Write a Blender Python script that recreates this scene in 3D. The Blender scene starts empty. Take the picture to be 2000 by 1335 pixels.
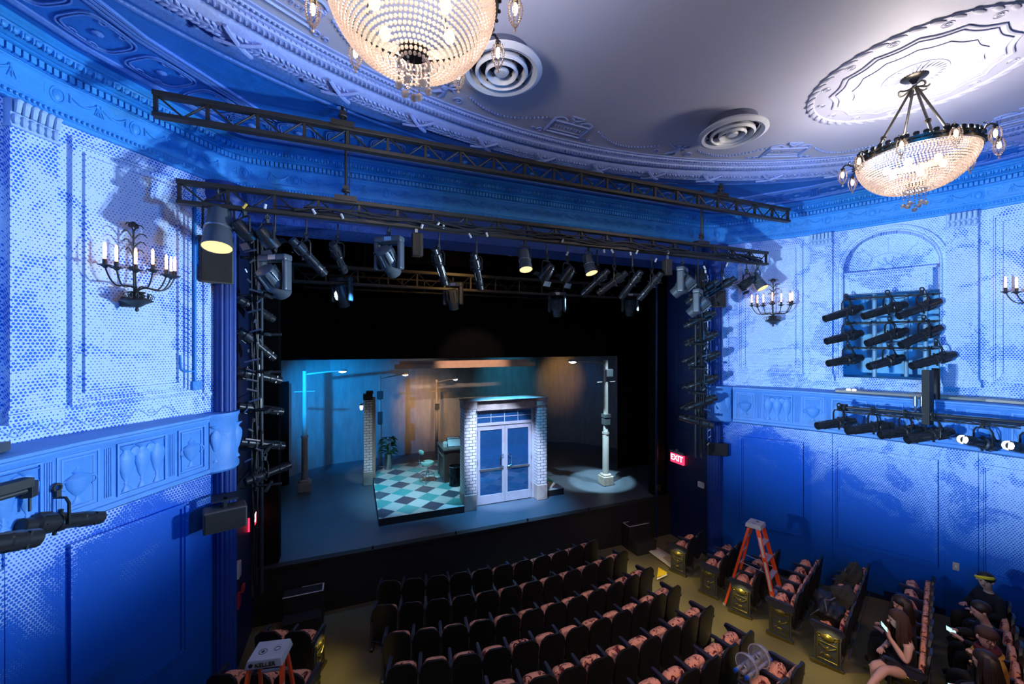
import bpy, math, random
from mathutils import Vector, Matrix
random.seed(7)
PI = math.pi
SC = bpy.context.scene
COL = SC.collection
# ------------------------------------------------------------------ helpers
class MB:
    """collects shapes and links them as one mesh object"""
    def __init__(s): s.v=[]; s.f=[]; s.uv=None; s.mi=[]; s.cm=0
    def add(s, vs, fs, M=None, uv=None):
        b=len(s.v)
        s.v += [tuple(M@Vector(p)) for p in vs] if M is not None else [tuple(p) for p in vs]
        s.f += [tuple(i+b for i in f) for f in fs]; s.mi += [s.cm]*len(fs)
        if uv is not None:
            if s.uv is None: s.uv=[(0,0)]*b
            s.uv += uv
        elif s.uv is not None: s.uv += [(0,0)]*len(vs)
        return s
    def box(s, x0,x1,y0,y1,z0,z1, M=None):
        return s.add([(x0,y0,z0),(x1,y0,z0),(x1,y1,z0),(x0,y1,z0),(x0,y0,z1),(x1,y0,z1),(x1,y1,z1),(x0,y1,z1)],
            [(0,3,2,1),(4,5,6,7),(0,1,5,4),(1,2,6,5),(2,3,7,6),(3,0,4,7)], M)
    def cbox(s, c, d, M=None):
        return s.box(c[0]-d[0]/2,c[0]+d[0]/2,c[1]-d[1]/2,c[1]+d[1]/2,c[2]-d[2]/2,c[2]+d[2]/2,M)
    def lathe(s, prof, n=24, M=None, a0=0, a1=2*PI):
        full=abs(a1-a0-2*PI)<1e-6; m=n if full else n+1
        vs=[];fs=[]
        for i in range(m):
            a=a0+(a1-a0)*i/n
            for r,z in prof: vs.append((r*math.cos(a),r*math.sin(a),z))
        k=len(prof)
        for i in range(n):
            j=(i+1)%m
            for q in range(k-1): fs.append((i*k+q,j*k+q,j*k+q+1,i*k+q+1))
        return s.add(vs,fs,M)
    def cyl(s, a, b, r, r2=None, n=12, caps=True):
        a=Vector(a);b=Vector(b);d=b-a;L=d.length
        if L<1e-6: return s
        M=Matrix.Translation(a)@d.to_track_quat('Z','Y').to_matrix().to_4x4()
        r2=r if r2 is None else r2
        p=[(r,0),(r2,L)]
        if caps: p=[(0,0)]+p+[(0,L)]
        return s.lathe(p,n,M)
    def tube(s, pts, r, n=8, closed=False, sq=None):
        pts=[Vector(p) for p in pts]; m=len(pts); vs=[];fs=[]
        up=None
        for i,p in enumerate(pts):
            if closed: t=pts[(i+1)%m]-pts[i-1]
            else: t=pts[min(i+1,m-1)]-pts[max(i-1,0)]
            t.normalize()
            if up is None:
                up=Vector((0,0,1)) if abs(t.z)<.9 else Vector((1,0,0))
            sd=t.cross(up)
            if sd.length<1e-4: sd=t.cross(Vector((0,1,0.1)))
            sd.normalize(); up=sd.cross(t).normalized()
            rr=r[i] if isinstance(r,(list,tuple)) else r
            for k in range(n):
                a=2*PI*(k+.5)/n
                vs.append(p+sd*(math.cos(a)*rr)+up*(math.sin(a)*rr))
        for i in range(m if closed else m-1):
            j=(i+1)%m
            for k in range(n): fs.append((i*n+k,i*n+(k+1)%n,j*n+(k+1)%n,j*n+k))
        if not closed: fs+= [tuple(range(n))[::-1], tuple((m-1)*n+k for k in range(n))]
        return s.add(vs,fs)
    def sup(s, c, r, e1=.4, e2=.4, nu=16, nv=10, M=None):
        """rounded block (superellipsoid)"""
        def pw(x,e): return math.copysign(abs(x)**e,x)
        vs=[];fs=[]
        for i in range(nv+1):
            ph=-PI/2+PI*i/nv
            for j in range(nu):
                th=2*PI*j/nu
                vs.append((c[0]+r[0]*pw(math.cos(ph),e1)*pw(math.cos(th),e2), c[1]+r[1]*pw(math.cos(ph),e1)*pw(math.sin(th),e2), c[2]+r[2]*pw(math.sin(ph),e1)))
        for i in range(nv):
            for j in range(nu): fs.append((i*nu+j,i*nu+(j+1)%nu,(i+1)*nu+(j+1)%nu,(i+1)*nu+j))
        return s.add(vs,fs,M)
    def ball(s,c,r,n=8,m=5,sc=(1,1,1)): return s.sup(c,(r*sc[0],r*sc[1],r*sc[2]),1,1,n,m)
    def prism(s, poly, z0, z1, M=None):
        n=len(poly)
        return s.add([(x,y,z0) for x,y in poly]+[(x,y,z1) for x,y in poly],
            [tuple(range(n))[::-1],tuple(range(n,2*n))]+[(i,(i+1)%n,n+(i+1)%n,n+i) for i in range(n)],M)
    def torus(s, c, R, r, n=24, m=8, M=None):
        pr=[(R+r*math.cos(2*PI*k/m), r*math.sin(2*PI*k/m)) for k in range(m+1)]
        T=Matrix.Translation(c)
        return s.lathe(pr,n,(M@T) if M is not None else T)
    def build(s, name, mt, parent=None, smooth=False, bevel=0, loc=None):
        me=bpy.data.meshes.new(name); me.from_pydata(s.v,[],s.f)
        mts=mt if isinstance(mt,(list,tuple)) else [mt]
        for q in mts: me.materials.append(q)
        if len(mts)>1: me.polygons.foreach_set('material_index',s.mi)
        if s.uv is not None:
            l=me.uv_layers.new(name='UVMap')
            for p in me.polygons:
                for li in p.loop_indices: l.data[li].uv=s.uv[me.loops[li].vertex_index]
        if smooth:
            me.polygons.foreach_set('use_smooth',[True]*len(me.polygons))
            try:
                if smooth!='all': me.set_sharp_from_angle(angle=math.radians(38))
            except Exception: pass
        me.update(); me.validate()
        o=bpy.data.objects.new(name,me); COL.objects.link(o)
        if parent is not None: o.parent=parent
        if loc is not None: o.location=loc
        if bevel:
            b=o.modifiers.new('b','BEVEL'); b.width=bevel; b.segments=2; b.limit_method='ANGLE'
        return o
def empty(name, loc=(0,0,0), rz=0):
    o=bpy.data.objects.new(name,None); COL.objects.link(o); o.empty_display_size=.1
    o.location=loc; o.rotation_euler=(0,0,rz); return o
def tag(o,label,cat,group=None,kind=None):
    o['label']=label; o['category']=cat
    if group: o['group']=group
    if kind: o['kind']=kind
    return o
def thing(name,label,cat,loc=(0,0,0),rz=0,group=None): return tag(empty(name,loc,rz),label,cat,group)
def st(o,label=None):
    o['kind']='structure'
    if label: o['label']=label
    return o
ORD='zeroth first second third fourth fifth sixth seventh eighth ninth tenth eleventh twelfth thirteenth'.split()
# ------------------------------------------------------------------ camera geometry (the place is measured from the balcony eye point)
EYE=5.2; F=775.; YAW=math.atan2(775,1960); cY,sY=math.cos(YAW),math.sin(YAW)
def ray(px):
    a=(px-1000)/F; return (cY*a+sY, -sY*a+cY)
def atY(px,py,Y):
    dx,dy=ray(px); s=Y/dy; return Vector((dx*s,Y,EYE+(671-py)*s/F))
def atX(px,py,X):
    dx,dy=ray(px); s=X/dx; return Vector((X,dy*s,EYE+(671-py)*s/F))
def atZ(px,py,Z):
    dx,dy=ray(px); s=(Z-EYE)*F/(671-py); return Vector((dx*s,dy*s,Z))
def atS(px,py,s):
    dx,dy=ray(px); return Vector((dx*s,dy*s,EYE+(671-py)*s/F))
def second(p, px, py, L, deeper=True):
    """point along the sight line of (px,py) at distance L from p"""
    d=atS(px,py,1)-Vector((0,0,EYE)); o=Vector((0,0,EYE))
    a=d.dot(d); b=2*d.dot(o-p); c=(o-p).dot(o-p)-L*L; D=b*b-4*a*c
    s=(-b+(math.sqrt(D) if D>0 else 0)*(1 if deeper else -1))/(2*a)
    return o+d*s
cam=bpy.data.cameras.new('camera'); co=bpy.data.objects.new('camera',cam); COL.objects.link(co)
co.location=(0,0,EYE); co.rotation_euler=(PI/2,0,-YAW); cam.sensor_width=36; cam.lens=F/2000*36; cam.shift_y=3.5/2000
cam.clip_start=.05; cam.clip_end=100; SC.camera=co
# ------------------------------------------------------------------ materials
def newmat(name):
    m=bpy.data.materials.new(name); m.use_nodes=True; nt=m.node_tree; nt.nodes.clear()
    return m,nt,nt.nodes.new('ShaderNodeOutputMaterial')
def nd(nt,typ,ins=None,**kw):
    n=nt.nodes.new(typ)
    for k,v in kw.items(): setattr(n,k,v)
    for k,v in (ins or {}).items():
        if hasattr(v,'is_output'): nt.links.new(v,n.inputs[k])
        else: n.inputs[k].default_value=v
    return n
def mth(nt,op,a,b=0.0,c=0.0,clamp=False):
    n=nt.nodes.new('ShaderNodeMath'); n.operation=op; n.use_clamp=clamp
    for i,v in enumerate((a,b,c)):
        if hasattr(v,'is_output'): nt.links.new(v,n.inputs[i])
        else: n.inputs[i].default_value=v
    return n.outputs[0]
def c4(c): return (c[0],c[1],c[2],1)
def mix(nt,f,a,b):
    n=nt.nodes.new('ShaderNodeMix'); n.data_type='RGBA'
    for k,v in ((0,f),(6,a),(7,b)):
        if hasattr(v,'is_output'): nt.links.new(v,n.inputs[k])
        else: n.inputs[k].default_value=(v if k==0 else c4(v))
    return n.outputs[2]
def bsdf(nt,out,col,rough=.5,metal=0,**ins):
    b=nt.nodes.new('ShaderNodeBsdfPrincipled')
    d={'Base Color':col if hasattr(col,'is_output') else c4(col),'Roughness':rough,'Metallic':metal}; d.update(ins)
    for k,v in d.items():
        if hasattr(v,'is_output'): nt.links.new(v,b.inputs[k])
        else: b.inputs[k].default_value=v
    nt.links.new(b.outputs[0],out.inputs[0]); return b
def paint(name,col,rough=.5,metal=0,var=.12,scale=6,bump=0,bscale=40,spec=.5,col2=None):
    m,nt,out=newmat(name)
    tc=nd(nt,'ShaderNodeTexCoord').outputs['Object']
    ns=nd(nt,'ShaderNodeTexNoise',{'Vector':tc,'Scale':scale,'Detail':4})
    c2=col2 or tuple(x*(1-var*2) for x in col)
    c=mix(nt,ns.outputs[0],tuple(min(1,x*(1+var)) for x in col) if not col2 else col,c2)
    kw={'Specular IOR Level':spec}
    if bump:
        n2=nd(nt,'ShaderNodeTexNoise',{'Vector':tc,'Scale':bscale,'Detail':3})
        kw['Normal']=nd(nt,'ShaderNodeBump',{'Height':n2.outputs[0],'Strength':bump,'Distance':.02}).outputs[0]
    bsdf(nt,out,c,rough,metal,**kw); return m
def glow(name,col,strength):
    m,nt,out=newmat(name)
    e=nd(nt,'ShaderNodeEmission',{'Color':c4(col),'Strength':strength}); nt.links.new(e.outputs[0],out.inputs[0]); return m
def wallpaint():
    m,nt,out=newmat('halftone_wall_paint')
    uv=nd(nt,'ShaderNodeTexCoord').outputs['UV']
    sp=nd(nt,'ShaderNodeSeparateXYZ',{0:uv}); t,z=sp.outputs[0],sp.outputs[1]
    A=.037
    def lat(off):
        x=mth(nt,'SUBTRACT',mth(nt,'FRACT',mth(nt,'ADD',mth(nt,'DIVIDE',t,A),off+50)),.5)
        y=mth(nt,'MULTIPLY',mth(nt,'SUBTRACT',mth(nt,'FRACT',mth(nt,'ADD',mth(nt,'DIVIDE',z,A*1.732),off+50)),.5),1.732)
        return mth(nt,'SQRT',mth(nt,'ADD',mth(nt,'MULTIPLY',x,x),mth(nt,'MULTIPLY',y,y)))
    d=mth(nt,'MINIMUM',lat(0),lat(.5))
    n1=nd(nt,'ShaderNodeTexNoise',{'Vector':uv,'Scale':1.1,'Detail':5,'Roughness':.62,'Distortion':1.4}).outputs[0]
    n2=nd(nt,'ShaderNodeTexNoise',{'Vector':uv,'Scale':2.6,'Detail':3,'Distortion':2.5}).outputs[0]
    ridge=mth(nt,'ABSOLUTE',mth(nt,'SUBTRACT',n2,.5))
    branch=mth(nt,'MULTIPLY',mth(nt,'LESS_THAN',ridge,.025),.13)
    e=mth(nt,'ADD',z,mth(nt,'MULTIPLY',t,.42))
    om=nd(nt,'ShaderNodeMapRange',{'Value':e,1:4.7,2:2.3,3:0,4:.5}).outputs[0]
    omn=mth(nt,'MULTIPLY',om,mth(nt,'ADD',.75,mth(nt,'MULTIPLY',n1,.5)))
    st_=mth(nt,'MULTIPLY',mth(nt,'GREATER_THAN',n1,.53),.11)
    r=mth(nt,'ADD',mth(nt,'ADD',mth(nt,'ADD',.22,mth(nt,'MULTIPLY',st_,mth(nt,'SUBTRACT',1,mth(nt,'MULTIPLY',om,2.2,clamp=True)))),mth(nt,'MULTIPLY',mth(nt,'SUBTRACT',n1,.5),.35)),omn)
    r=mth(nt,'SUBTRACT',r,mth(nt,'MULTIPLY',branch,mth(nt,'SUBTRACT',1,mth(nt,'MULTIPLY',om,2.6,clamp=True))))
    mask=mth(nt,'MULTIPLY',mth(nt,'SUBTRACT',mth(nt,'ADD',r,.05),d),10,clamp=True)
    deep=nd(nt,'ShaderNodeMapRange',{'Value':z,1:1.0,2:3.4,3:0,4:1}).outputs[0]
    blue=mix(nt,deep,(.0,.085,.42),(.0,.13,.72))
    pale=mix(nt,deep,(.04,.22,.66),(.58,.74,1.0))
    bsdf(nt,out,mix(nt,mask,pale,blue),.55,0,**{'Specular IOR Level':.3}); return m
M={}
M['wall']=wallpaint()
M['cornice']=paint('blue_cornice_paint',(.015,.24,.68),.5,bump=.5,bscale=30,var=.1)
M['frieze']=paint('mid_blue_plaster_paint',(.05,.34,.82),.5,bump=.4,bscale=26)
M['parapet']=paint('parapet_blue_paint',(.09,.31,.78),.5,bump=.15)
M['capital']=paint('pale_blue_plaster',(.42,.62,.98),.5,bump=.3)
M['soffit']=paint('blue_soffit_paint',(.01,.16,.60),.55,bump=.9,bscale=7)
M['soffit_trim']=paint('warm_blue_trim_paint',(.10,.24,.68),.5,bump=.6,bscale=28)
M['lintel']=paint('deep_blue_lintel_paint',(.014,.07,.34),.6,bump=.9,bscale=16)
M['colpaint']=paint('deep_blue_column_paint',(.008,.045,.26),.5)
M['ceil']=paint('pale_ceiling_paint',(.46,.47,.60),.6,var=.02)
M['oval']=paint('pale_blue_moulding_paint',(.29,.39,.78),.5,bump=.35,bscale=30)
M['navy']=paint('navy_wall_paint',(.002,.012,.06),.5)
M['black']=paint('matte_black_paint',(.012,.012,.014),.6)
M['blacker']=paint('black_stage_cloth',(.003,.003,.004),.95,spec=.1)
M['truss']=paint('dark_steel',(.065,.055,.048),.45,.5,var=.2)
M['fix']=paint('black_fixture_enamel',(.035,.037,.042),.32,.35)
M['fixgrey']=paint('grey_fixture_enamel',(.10,.12,.14),.4,.3)
M['steel']=paint('brushed_steel',(.5,.52,.55),.3,.9)
M['chrome']=paint('polished_chrome',(.8,.82,.85),.12,1)
M['bronze']=paint('dark_bronze',(.045,.04,.035),.35,.7)
M['iron']=paint('blackened_iron',(.05,.055,.06),.5,.5)
# ------------------------------------------------------------------ plan of the side walls
CX=3.135
NODES=[(-1.35,(8.02,8.63))]; _p=[8.02,7.28]; NODES.append((0.,tuple(_p))); _t=0
for l,a in ((2.05,37.2),(2.45,25.5),(1.6,14),(3.5,5)):
    _p=[_p[0]+l*math.sin(math.radians(a)),_p[1]-l*math.cos(math.radians(a))]; _t+=l; NODES.append((_t,tuple(_p)))
_MIT=[]
for i,(t,p) in enumerate(NODES):
    ns=[]
    for a,b in ((i-1,i),(i,i+1)):
        if 0<=a and b<len(NODES):
            e=Vector(NODES[b][1])-Vector(NODES[a][1]); e.normalize(); ns.append(Vector((e.y,-e.x)))
    n=sum(ns,Vector((0,0))).normalized(); _MIT.append(n/ n.dot(ns[0]))
BR=[t for t,_ in NODES]
def W(side,t,z=0,off=0):
    """point on a side wall: t metres from the proscenium corner, off metres into the room"""
    i=0
    while i<len(NODES)-2 and t>NODES[i+1][0]: i+=1
    (t0,a),(t1,b)=NODES[i],NODES[i+1]; k=(t-t0)/(t1-t0)
    p=(Vector(a)+_MIT[i]*off).lerp(Vector(b)+_MIT[i+1]*off,k) if 0<=k<=1 else (Vector(a)+_MIT[i]*off)+(Vector(b)+_MIT[i+1]*off-Vector(a)-_MIT[i]*off)*k
    return Vector((p.x if side=='R' else 2*CX-p.x, p.y, z))
def WN(side,t):
    a=W(side,t,0,0); b=W(side,t,0,1); return (b-a).normalized()
def wframe(side,t,z,off=0):
    """matrix: x along the wall away from the stage, y out of the wall into the room, z up"""
    o=W(side,t,z,off); n=WN(side,t); x=(W(side,t+.01)-W(side,t-.01)).normalized()
    return Matrix(((x.x,n.x,0,o.x),(x.y,n.y,0,o.y),(0,0,1,o.z),(0,0,0,1)))
def wbox(mb,side,t0,t1,z0,z1,o0,o1):
    ts=[t0]+[b for b in BR if t0+1e-4<b<t1-1e-4]+[t1]
    for a,b in zip(ts,ts[1:]):
        e=1e-4
        vs=[W(side,x,z,o) for z in (z0,z1) for x,o in ((a+e,o0),(b-e,o0),(b-e,o1),(a+e,o1))]
        mb.add(vs,[(0,3,2,1),(4,5,6,7),(0,1,5,4),(1,2,6,5),(2,3,7,6),(3,0,4,7)],uv=[(x+o,z+o) for z in (z0,z1) for x,o in ((a,o0),(b,o0),(b,o1),(a,o1))])
def wframe_box(mb,side,t0,t1,z0,z1,w,o0,o1):
    wbox(mb,side,t0,t1,z1-w,z1,o0,o1); wbox(mb,side,t0,t1,z0,z0+w,o0,o1)
    wbox(mb,side,t0,t0+w,z0+w,z1-w,o0,o1); wbox(mb,side,t1-w,t1,z0+w,z1-w,o0,o1)
def sweepw(mb,side,ts,prof):
    """profile of (off,z) swept along the wall; off may be a function of t"""
    k=len(prof); vs=[];uv=[]
    for t in ts:
        for o,z in prof:
            o_=o(t) if callable(o) else o
            vs.append(W(side,t,z,o_)); uv.append((t,z))
    fs=[(i*k+q,(i+1)*k+q,(i+1)*k+q+1,i*k+q+1) for i in range(len(ts)-1) for q in range(k-1)]
    mb.add(vs,fs,uv=uv)
TS=lambda a,b: sorted(set([a,b]+[x for x in BR if a<x<b]))
def fz(Y): return max(0.,(5.9-Y)*.1)          # raked floor height
ZC=8.25
# arch geometry in wall coordinates
AT,AZ,AR,AZB,AZT=3.27,6.72,.69,4.51,6.22
def build_wall(side):
    mb=MB()
    def q(t0,t1,z0,z1): mb.add([W(side,t0,z0),W(side,t1,z0),W(side,t1,z1),W(side,t0,z1)],[(0,1,2,3)],uv=[(t0,z0),(t1,z0),(t1,z1),(t0,z1)])
    for a,b in zip(BR[1:],BR[2:]):
        if a<AT<b:
            q(a,AT-AR,-.5,ZC); q(AT+AR,b,-.5,ZC); q(AT-AR,AT+AR,-.5,AZB)
            n=28; pt=[(AT-AR*math.cos(PI*i/n),AZ+AR*math.sin(PI*i/n)) for i in range(n+1)]
            for (ta,za),(tb,zb) in zip(pt,pt[1:]):
                mb.add([W(side,ta,za),W(side,tb,zb),W(side,tb,ZC),W(side,ta,ZC)],[(0,1,2,3)],uv=[(ta,za),(tb,zb),(tb,ZC),(ta,ZC)])
            # reveal of the arch and jambs
            full=[(AT-AR,AZT)]+pt+[(AT+AR,AZT)]
            for (ta,za),(tb,zb) in zip(full,full[1:]):
                mb.add([W(side,ta,za),W(side,tb,zb),W(side,tb,zb,-.26),W(side,ta,za,-.26)],[(0,1,2,3)],uv=[(ta,za),(tb,zb),(tb,zb),(ta,za)])
            # tympanum
            c=W(side,AT,AZ,-.25)
            vs=[W(side,a_,z_,-.25) for a_,z_ in full]
            mb.add(vs,[tuple(range(len(vs)))],uv=full)
        else: q(a,b,-.5,ZC)
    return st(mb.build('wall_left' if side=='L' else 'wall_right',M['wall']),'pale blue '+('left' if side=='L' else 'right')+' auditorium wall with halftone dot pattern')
for sd in 'LR': build_wall(sd)
# box niche behind the arch
for sd in 'LR':
    mb=MB()
    for ta,tb,o0,o1 in ((AT-AR-.02,AT-AR,-.9,0),(AT+AR,AT+AR+.02,-.9,0)):
        wbox(mb,sd,ta,tb,AZB,AZT,-.9,-.005)
    wbox(mb,sd,AT-AR,AT+AR,AZB,AZT,-.92,-.9); wbox(mb,sd,AT-AR,AT+AR,AZB-.03,AZB,-.92,-.005); wbox(mb,sd,AT-AR,AT+AR,AZT,AZT+.02,-.92,-.25)
    st(mb.build('wall_niche_'+('left' if sd=='L' else 'right'),paint('niche_blue',(.16,.52,.85),.5)),'blue lined box opening behind the stage lights')
# floor
mb=MB()
ys=[8.6,5.9,-3]
for a,b in zip(ys,ys[1:]): mb.add([(-6,a,fz(a)),(12.5,a,fz(a)),(12.5,b,fz(b)),(-6,b,fz(b))],[(0,3,2,1)])
m,nt,out=newmat('worn_carpet'); tc=nd(nt,'ShaderNodeTexCoord').outputs['Object']
n1=nd(nt,'ShaderNodeTexNoise',{'Vector':tc,'Scale':90,'Detail':3}).outputs[0]; n2=nd(nt,'ShaderNodeTexNoise',{'Vector':tc,'Scale':2.2,'Detail':5}).outputs[0]
c=mix(nt,n1,(.16,.13,.07),(.08,.065,.035)); c=mix(nt,mth(nt,'MULTIPLY',n2,.5),c,(.13,.12,.07)); bsdf(nt,out,c,.9,0,**{'Specular IOR Level':.2}); M['carpet']=m
st(mb.build('floor',m),'raked auditorium floor in olive brown carpet')
# plain painted surround at foot of walls: baseboards
for sd in 'LR':
    mb=MB()
    for a,b in ((0.02,1.0),(1.0,2.05),(2.05,3.2),(3.2,4.5),(4.5,6.1),(6.1,9)):
        za=fz(W(sd,(a+b)/2).y); wbox(mb,sd,a,b,za-.3,za+.13,0,.02)
    st(mb.build('baseboard_'+('left' if sd=='L' else 'right'),M['navy']))
# panel frames, pilasters, band mouldings
TN=[0]
def trim(mb,mt,label,smooth=False):
    TN[0]+=1; return st(mb.build('trim_%d'%TN[0],mt,smooth=smooth),label)
for sd in 'LR':
    nm='left' if sd=='L' else 'right'
    mb=MB()
    for (a,b,z0,z1) in ((.66,1.89,4.53,7.45),(4.55,5.95,4.53,7.45),(6.2,8.4,4.53,7.45),(.70,1.90,.98,3.03),(2.42,3.93,1.05,3.05),(4.44,5.9,1.12,3.08),(6.2,8.4,1.2,3.08)):
        up=z0>4
        wframe_box(mb,sd,a,b,z0,z1,.04,0,.05)
        wframe_box(mb,sd,a+.04,b-.04,z0+.04,z1-.04,.025,0,.028)
        if up: wframe_box(mb,sd,a+.12,b-.12,z0+.12,z1-.12,.028,0,.03)
    wbox(mb,sd,.42,.47,4.40,7.55,0,.03)
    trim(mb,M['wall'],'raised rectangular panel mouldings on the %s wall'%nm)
    mb=MB()
    for a,b in ((2.02,2.40),(4.03,4.42)):
        wbox(mb,sd,a,b,4.50,7.29,0,.085); wbox(mb,sd,a-.03,b+.03,4.42,4.52,0,.12); wbox(mb,sd,a-.02,b+.02,4.52,4.56,0,.10)
        wbox(mb,sd,a,b,0.0,3.34,0,.03)
    wbox(mb,sd,.36,9,4.45,4.50,0,.03)
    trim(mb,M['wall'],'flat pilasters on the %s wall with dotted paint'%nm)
    # capitals: reeded upper band over pointed leaves
    mb=MB()
    for a,b in ((2.02,2.40),(4.03,4.42)):
        wbox(mb,sd,a-.01,b+.01,7.285,7.305,0,.115)
        wbox(mb,sd,a,b,7.30,7.56,0,.09)
        for k in range(6):
            t=a+(b-a)*(k+.5)/6
            fr=wframe(sd,t,7.36,.09); mb.sup((0,.01,0),(.03,.035,.055),1,1,8,6,fr)
            fr=wframe(sd,t,7.47,.09); mb.cyl(fr@Vector((0,.03,-.05)),fr@Vector((0,.05,.06)),.022,.028,8); 
            mb.sup((0,.05,.06),(.032,.04,.022),1,1,8,6,fr)
    trim(mb,M['capital'],'leafy plaster capitals on the %s wall pilasters'%nm,True)
    # running scroll frieze in relief above the parapet
    mb=MB()
    t=.8
    while t<5.6:
        if not (2.1<t%100<4.2 and False):
            pts=[W(sd,t+.30*k/12, 4.33+.05*math.sin(2*PI*k/12-PI/2), .006) for k in range(13)]; mb.tube(pts,.0055,5)
            cpt=[W(sd,t+.30+.045*math.cos(a)*(1-a/9), 4.335+.04*math.sin(a)*(1-a/9), .006) for a in [q*.5 for q in range(14)]]; mb.tube(cpt,.005,5)
        t+=.3
    trim(mb,M['capital'],'wave scroll relief band on the %s wall'%nm)
    # arch architrave
    mb=MB()
    n=36
    pts=[(AT-AR,AZB)]+[(AT-AR*math.cos(PI*i/n),AZ+AR*math.sin(PI*i/n)) for i in range(n+1)]+[(AT+AR,AZB)]
    def outl(d):
        return [(AT-AR-d,AZB)]+[(AT-(AR+d)*math.cos(PI*i/n),AZ+(AR+d)*math.sin(PI*i/n)) for i in range(n+1)]+[(AT+AR+d,AZB)]
    prof=[(0,0),(0,.05),(.02,.06),(.04,.035),(.07,.035),(.085,.06),(.11,.06),(.12,0)]
    L=[[W(sd,t_,z_,o) for t_,z_ in outl(d)] for d,o in prof]; U=[outl(d) for d,o in prof]
    k=len(L[0]); mb.add([p for r in L for p in r],[(i*k+j,i*k+j+1,(i+1)*k+j+1,(i+1)*k+j) for i in range(len(L)-1) for j in range(k-1)],uv=[p for r in U for p in r])
    trim(mb,M['wall'],'moulded round arch frame on the %s wall'%nm)
    # fanlight relief and the panelled board across the arch
    mb=MB(); o=-.25
    for aa in (50,90,130):
        a=math.radians(aa); c0=(AT+.36*math.cos(a),AZ-.03+.36*math.sin(a)); c1=(AT+.64*math.cos(a),AZ-.03+.64*math.sin(a))
        mb.cyl(W(sd,*c0,o),W(sd,*c1,o),.009,n=4)
    mb.tube([W(sd,AT+.36*math.cos(PI*k/20),AZ-.03+.34*math.sin(PI*k/20),o) for k in range(21)],.011,6)
    for aa in range(0,181,36):
        a=math.radians(aa); mb.cyl(W(sd,AT+.07*math.cos(a),AZ+.02+.07*math.sin(a),o+.02),W(sd,AT+.21*math.cos(a),AZ+.02+.21*math.sin(a),o+.02),.005,.018,5)
    mb.lathe([(0,.04),(.06,.03),(.08,0)],14,wframe(sd,AT,AZ+.02,o)@Matrix.Rotation(-PI/2,4,'X'))
    trim(mb,M['capital'],'fan shaped plaster relief inside the %s arch'%nm)
    mb=MB(); wbox(mb,sd,AT-AR+.005,AT+AR-.09,6.225,6.63,-.24,-.03); wbox(mb,sd,AT-AR+.005,AT+AR-.05,6.63,6.67,-.24,.0)
    wframe_box(mb,sd,AT-AR+.09,AT+AR-.18,6.27,6.58,.02,-.03,-.018)
    trim(mb,M['wall'],'panelled board spanning the %s arch above the niche'%nm)
# ------------------------------------------------------------------ parapets (box fronts) with urn reliefs
def poff(t): return .16+.125*t if t<2.05 else (.416+.05*(t-2.05))
def urn(mb,fr,kind,h=.55):
    fl=Matrix.Diagonal((1,.38,1,1))
    if kind=='tall':
        pr=[(0,0),(.055,0),(.05,.02),(.018,.08),(.03,.1),(.018,.115),(.05,.18),(.083,.32),(.088,.40),(.07,.45),(.035,.49),(.045,.51),(.085,.545),(.088,.555),(0,.56)]
    else:
        pr=[(0,0),(.06,0),(.05,.02),(.02,.08),(.03,.1),(.055,.13),(.105,.22),(.125,.32),(.13,.34),(.09,.37),(.04,.40),(.06,.42),(.03,.45),(.012,.47),(.018,.49),(0,.50)]
    mb.lathe([(r,z*h/.56) for r,z in pr],16,fr@fl,0,PI)
    if kind!='tall':
        for s in (-1,1):
            mb.tube([fr@Vector((s*(.11+.05*math.sin(a)),.012,(.27+.06*math.cos(a))*h/.56)) for a in (0,.5,1,1.5,2,2.5,3)],.010,5)
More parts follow.
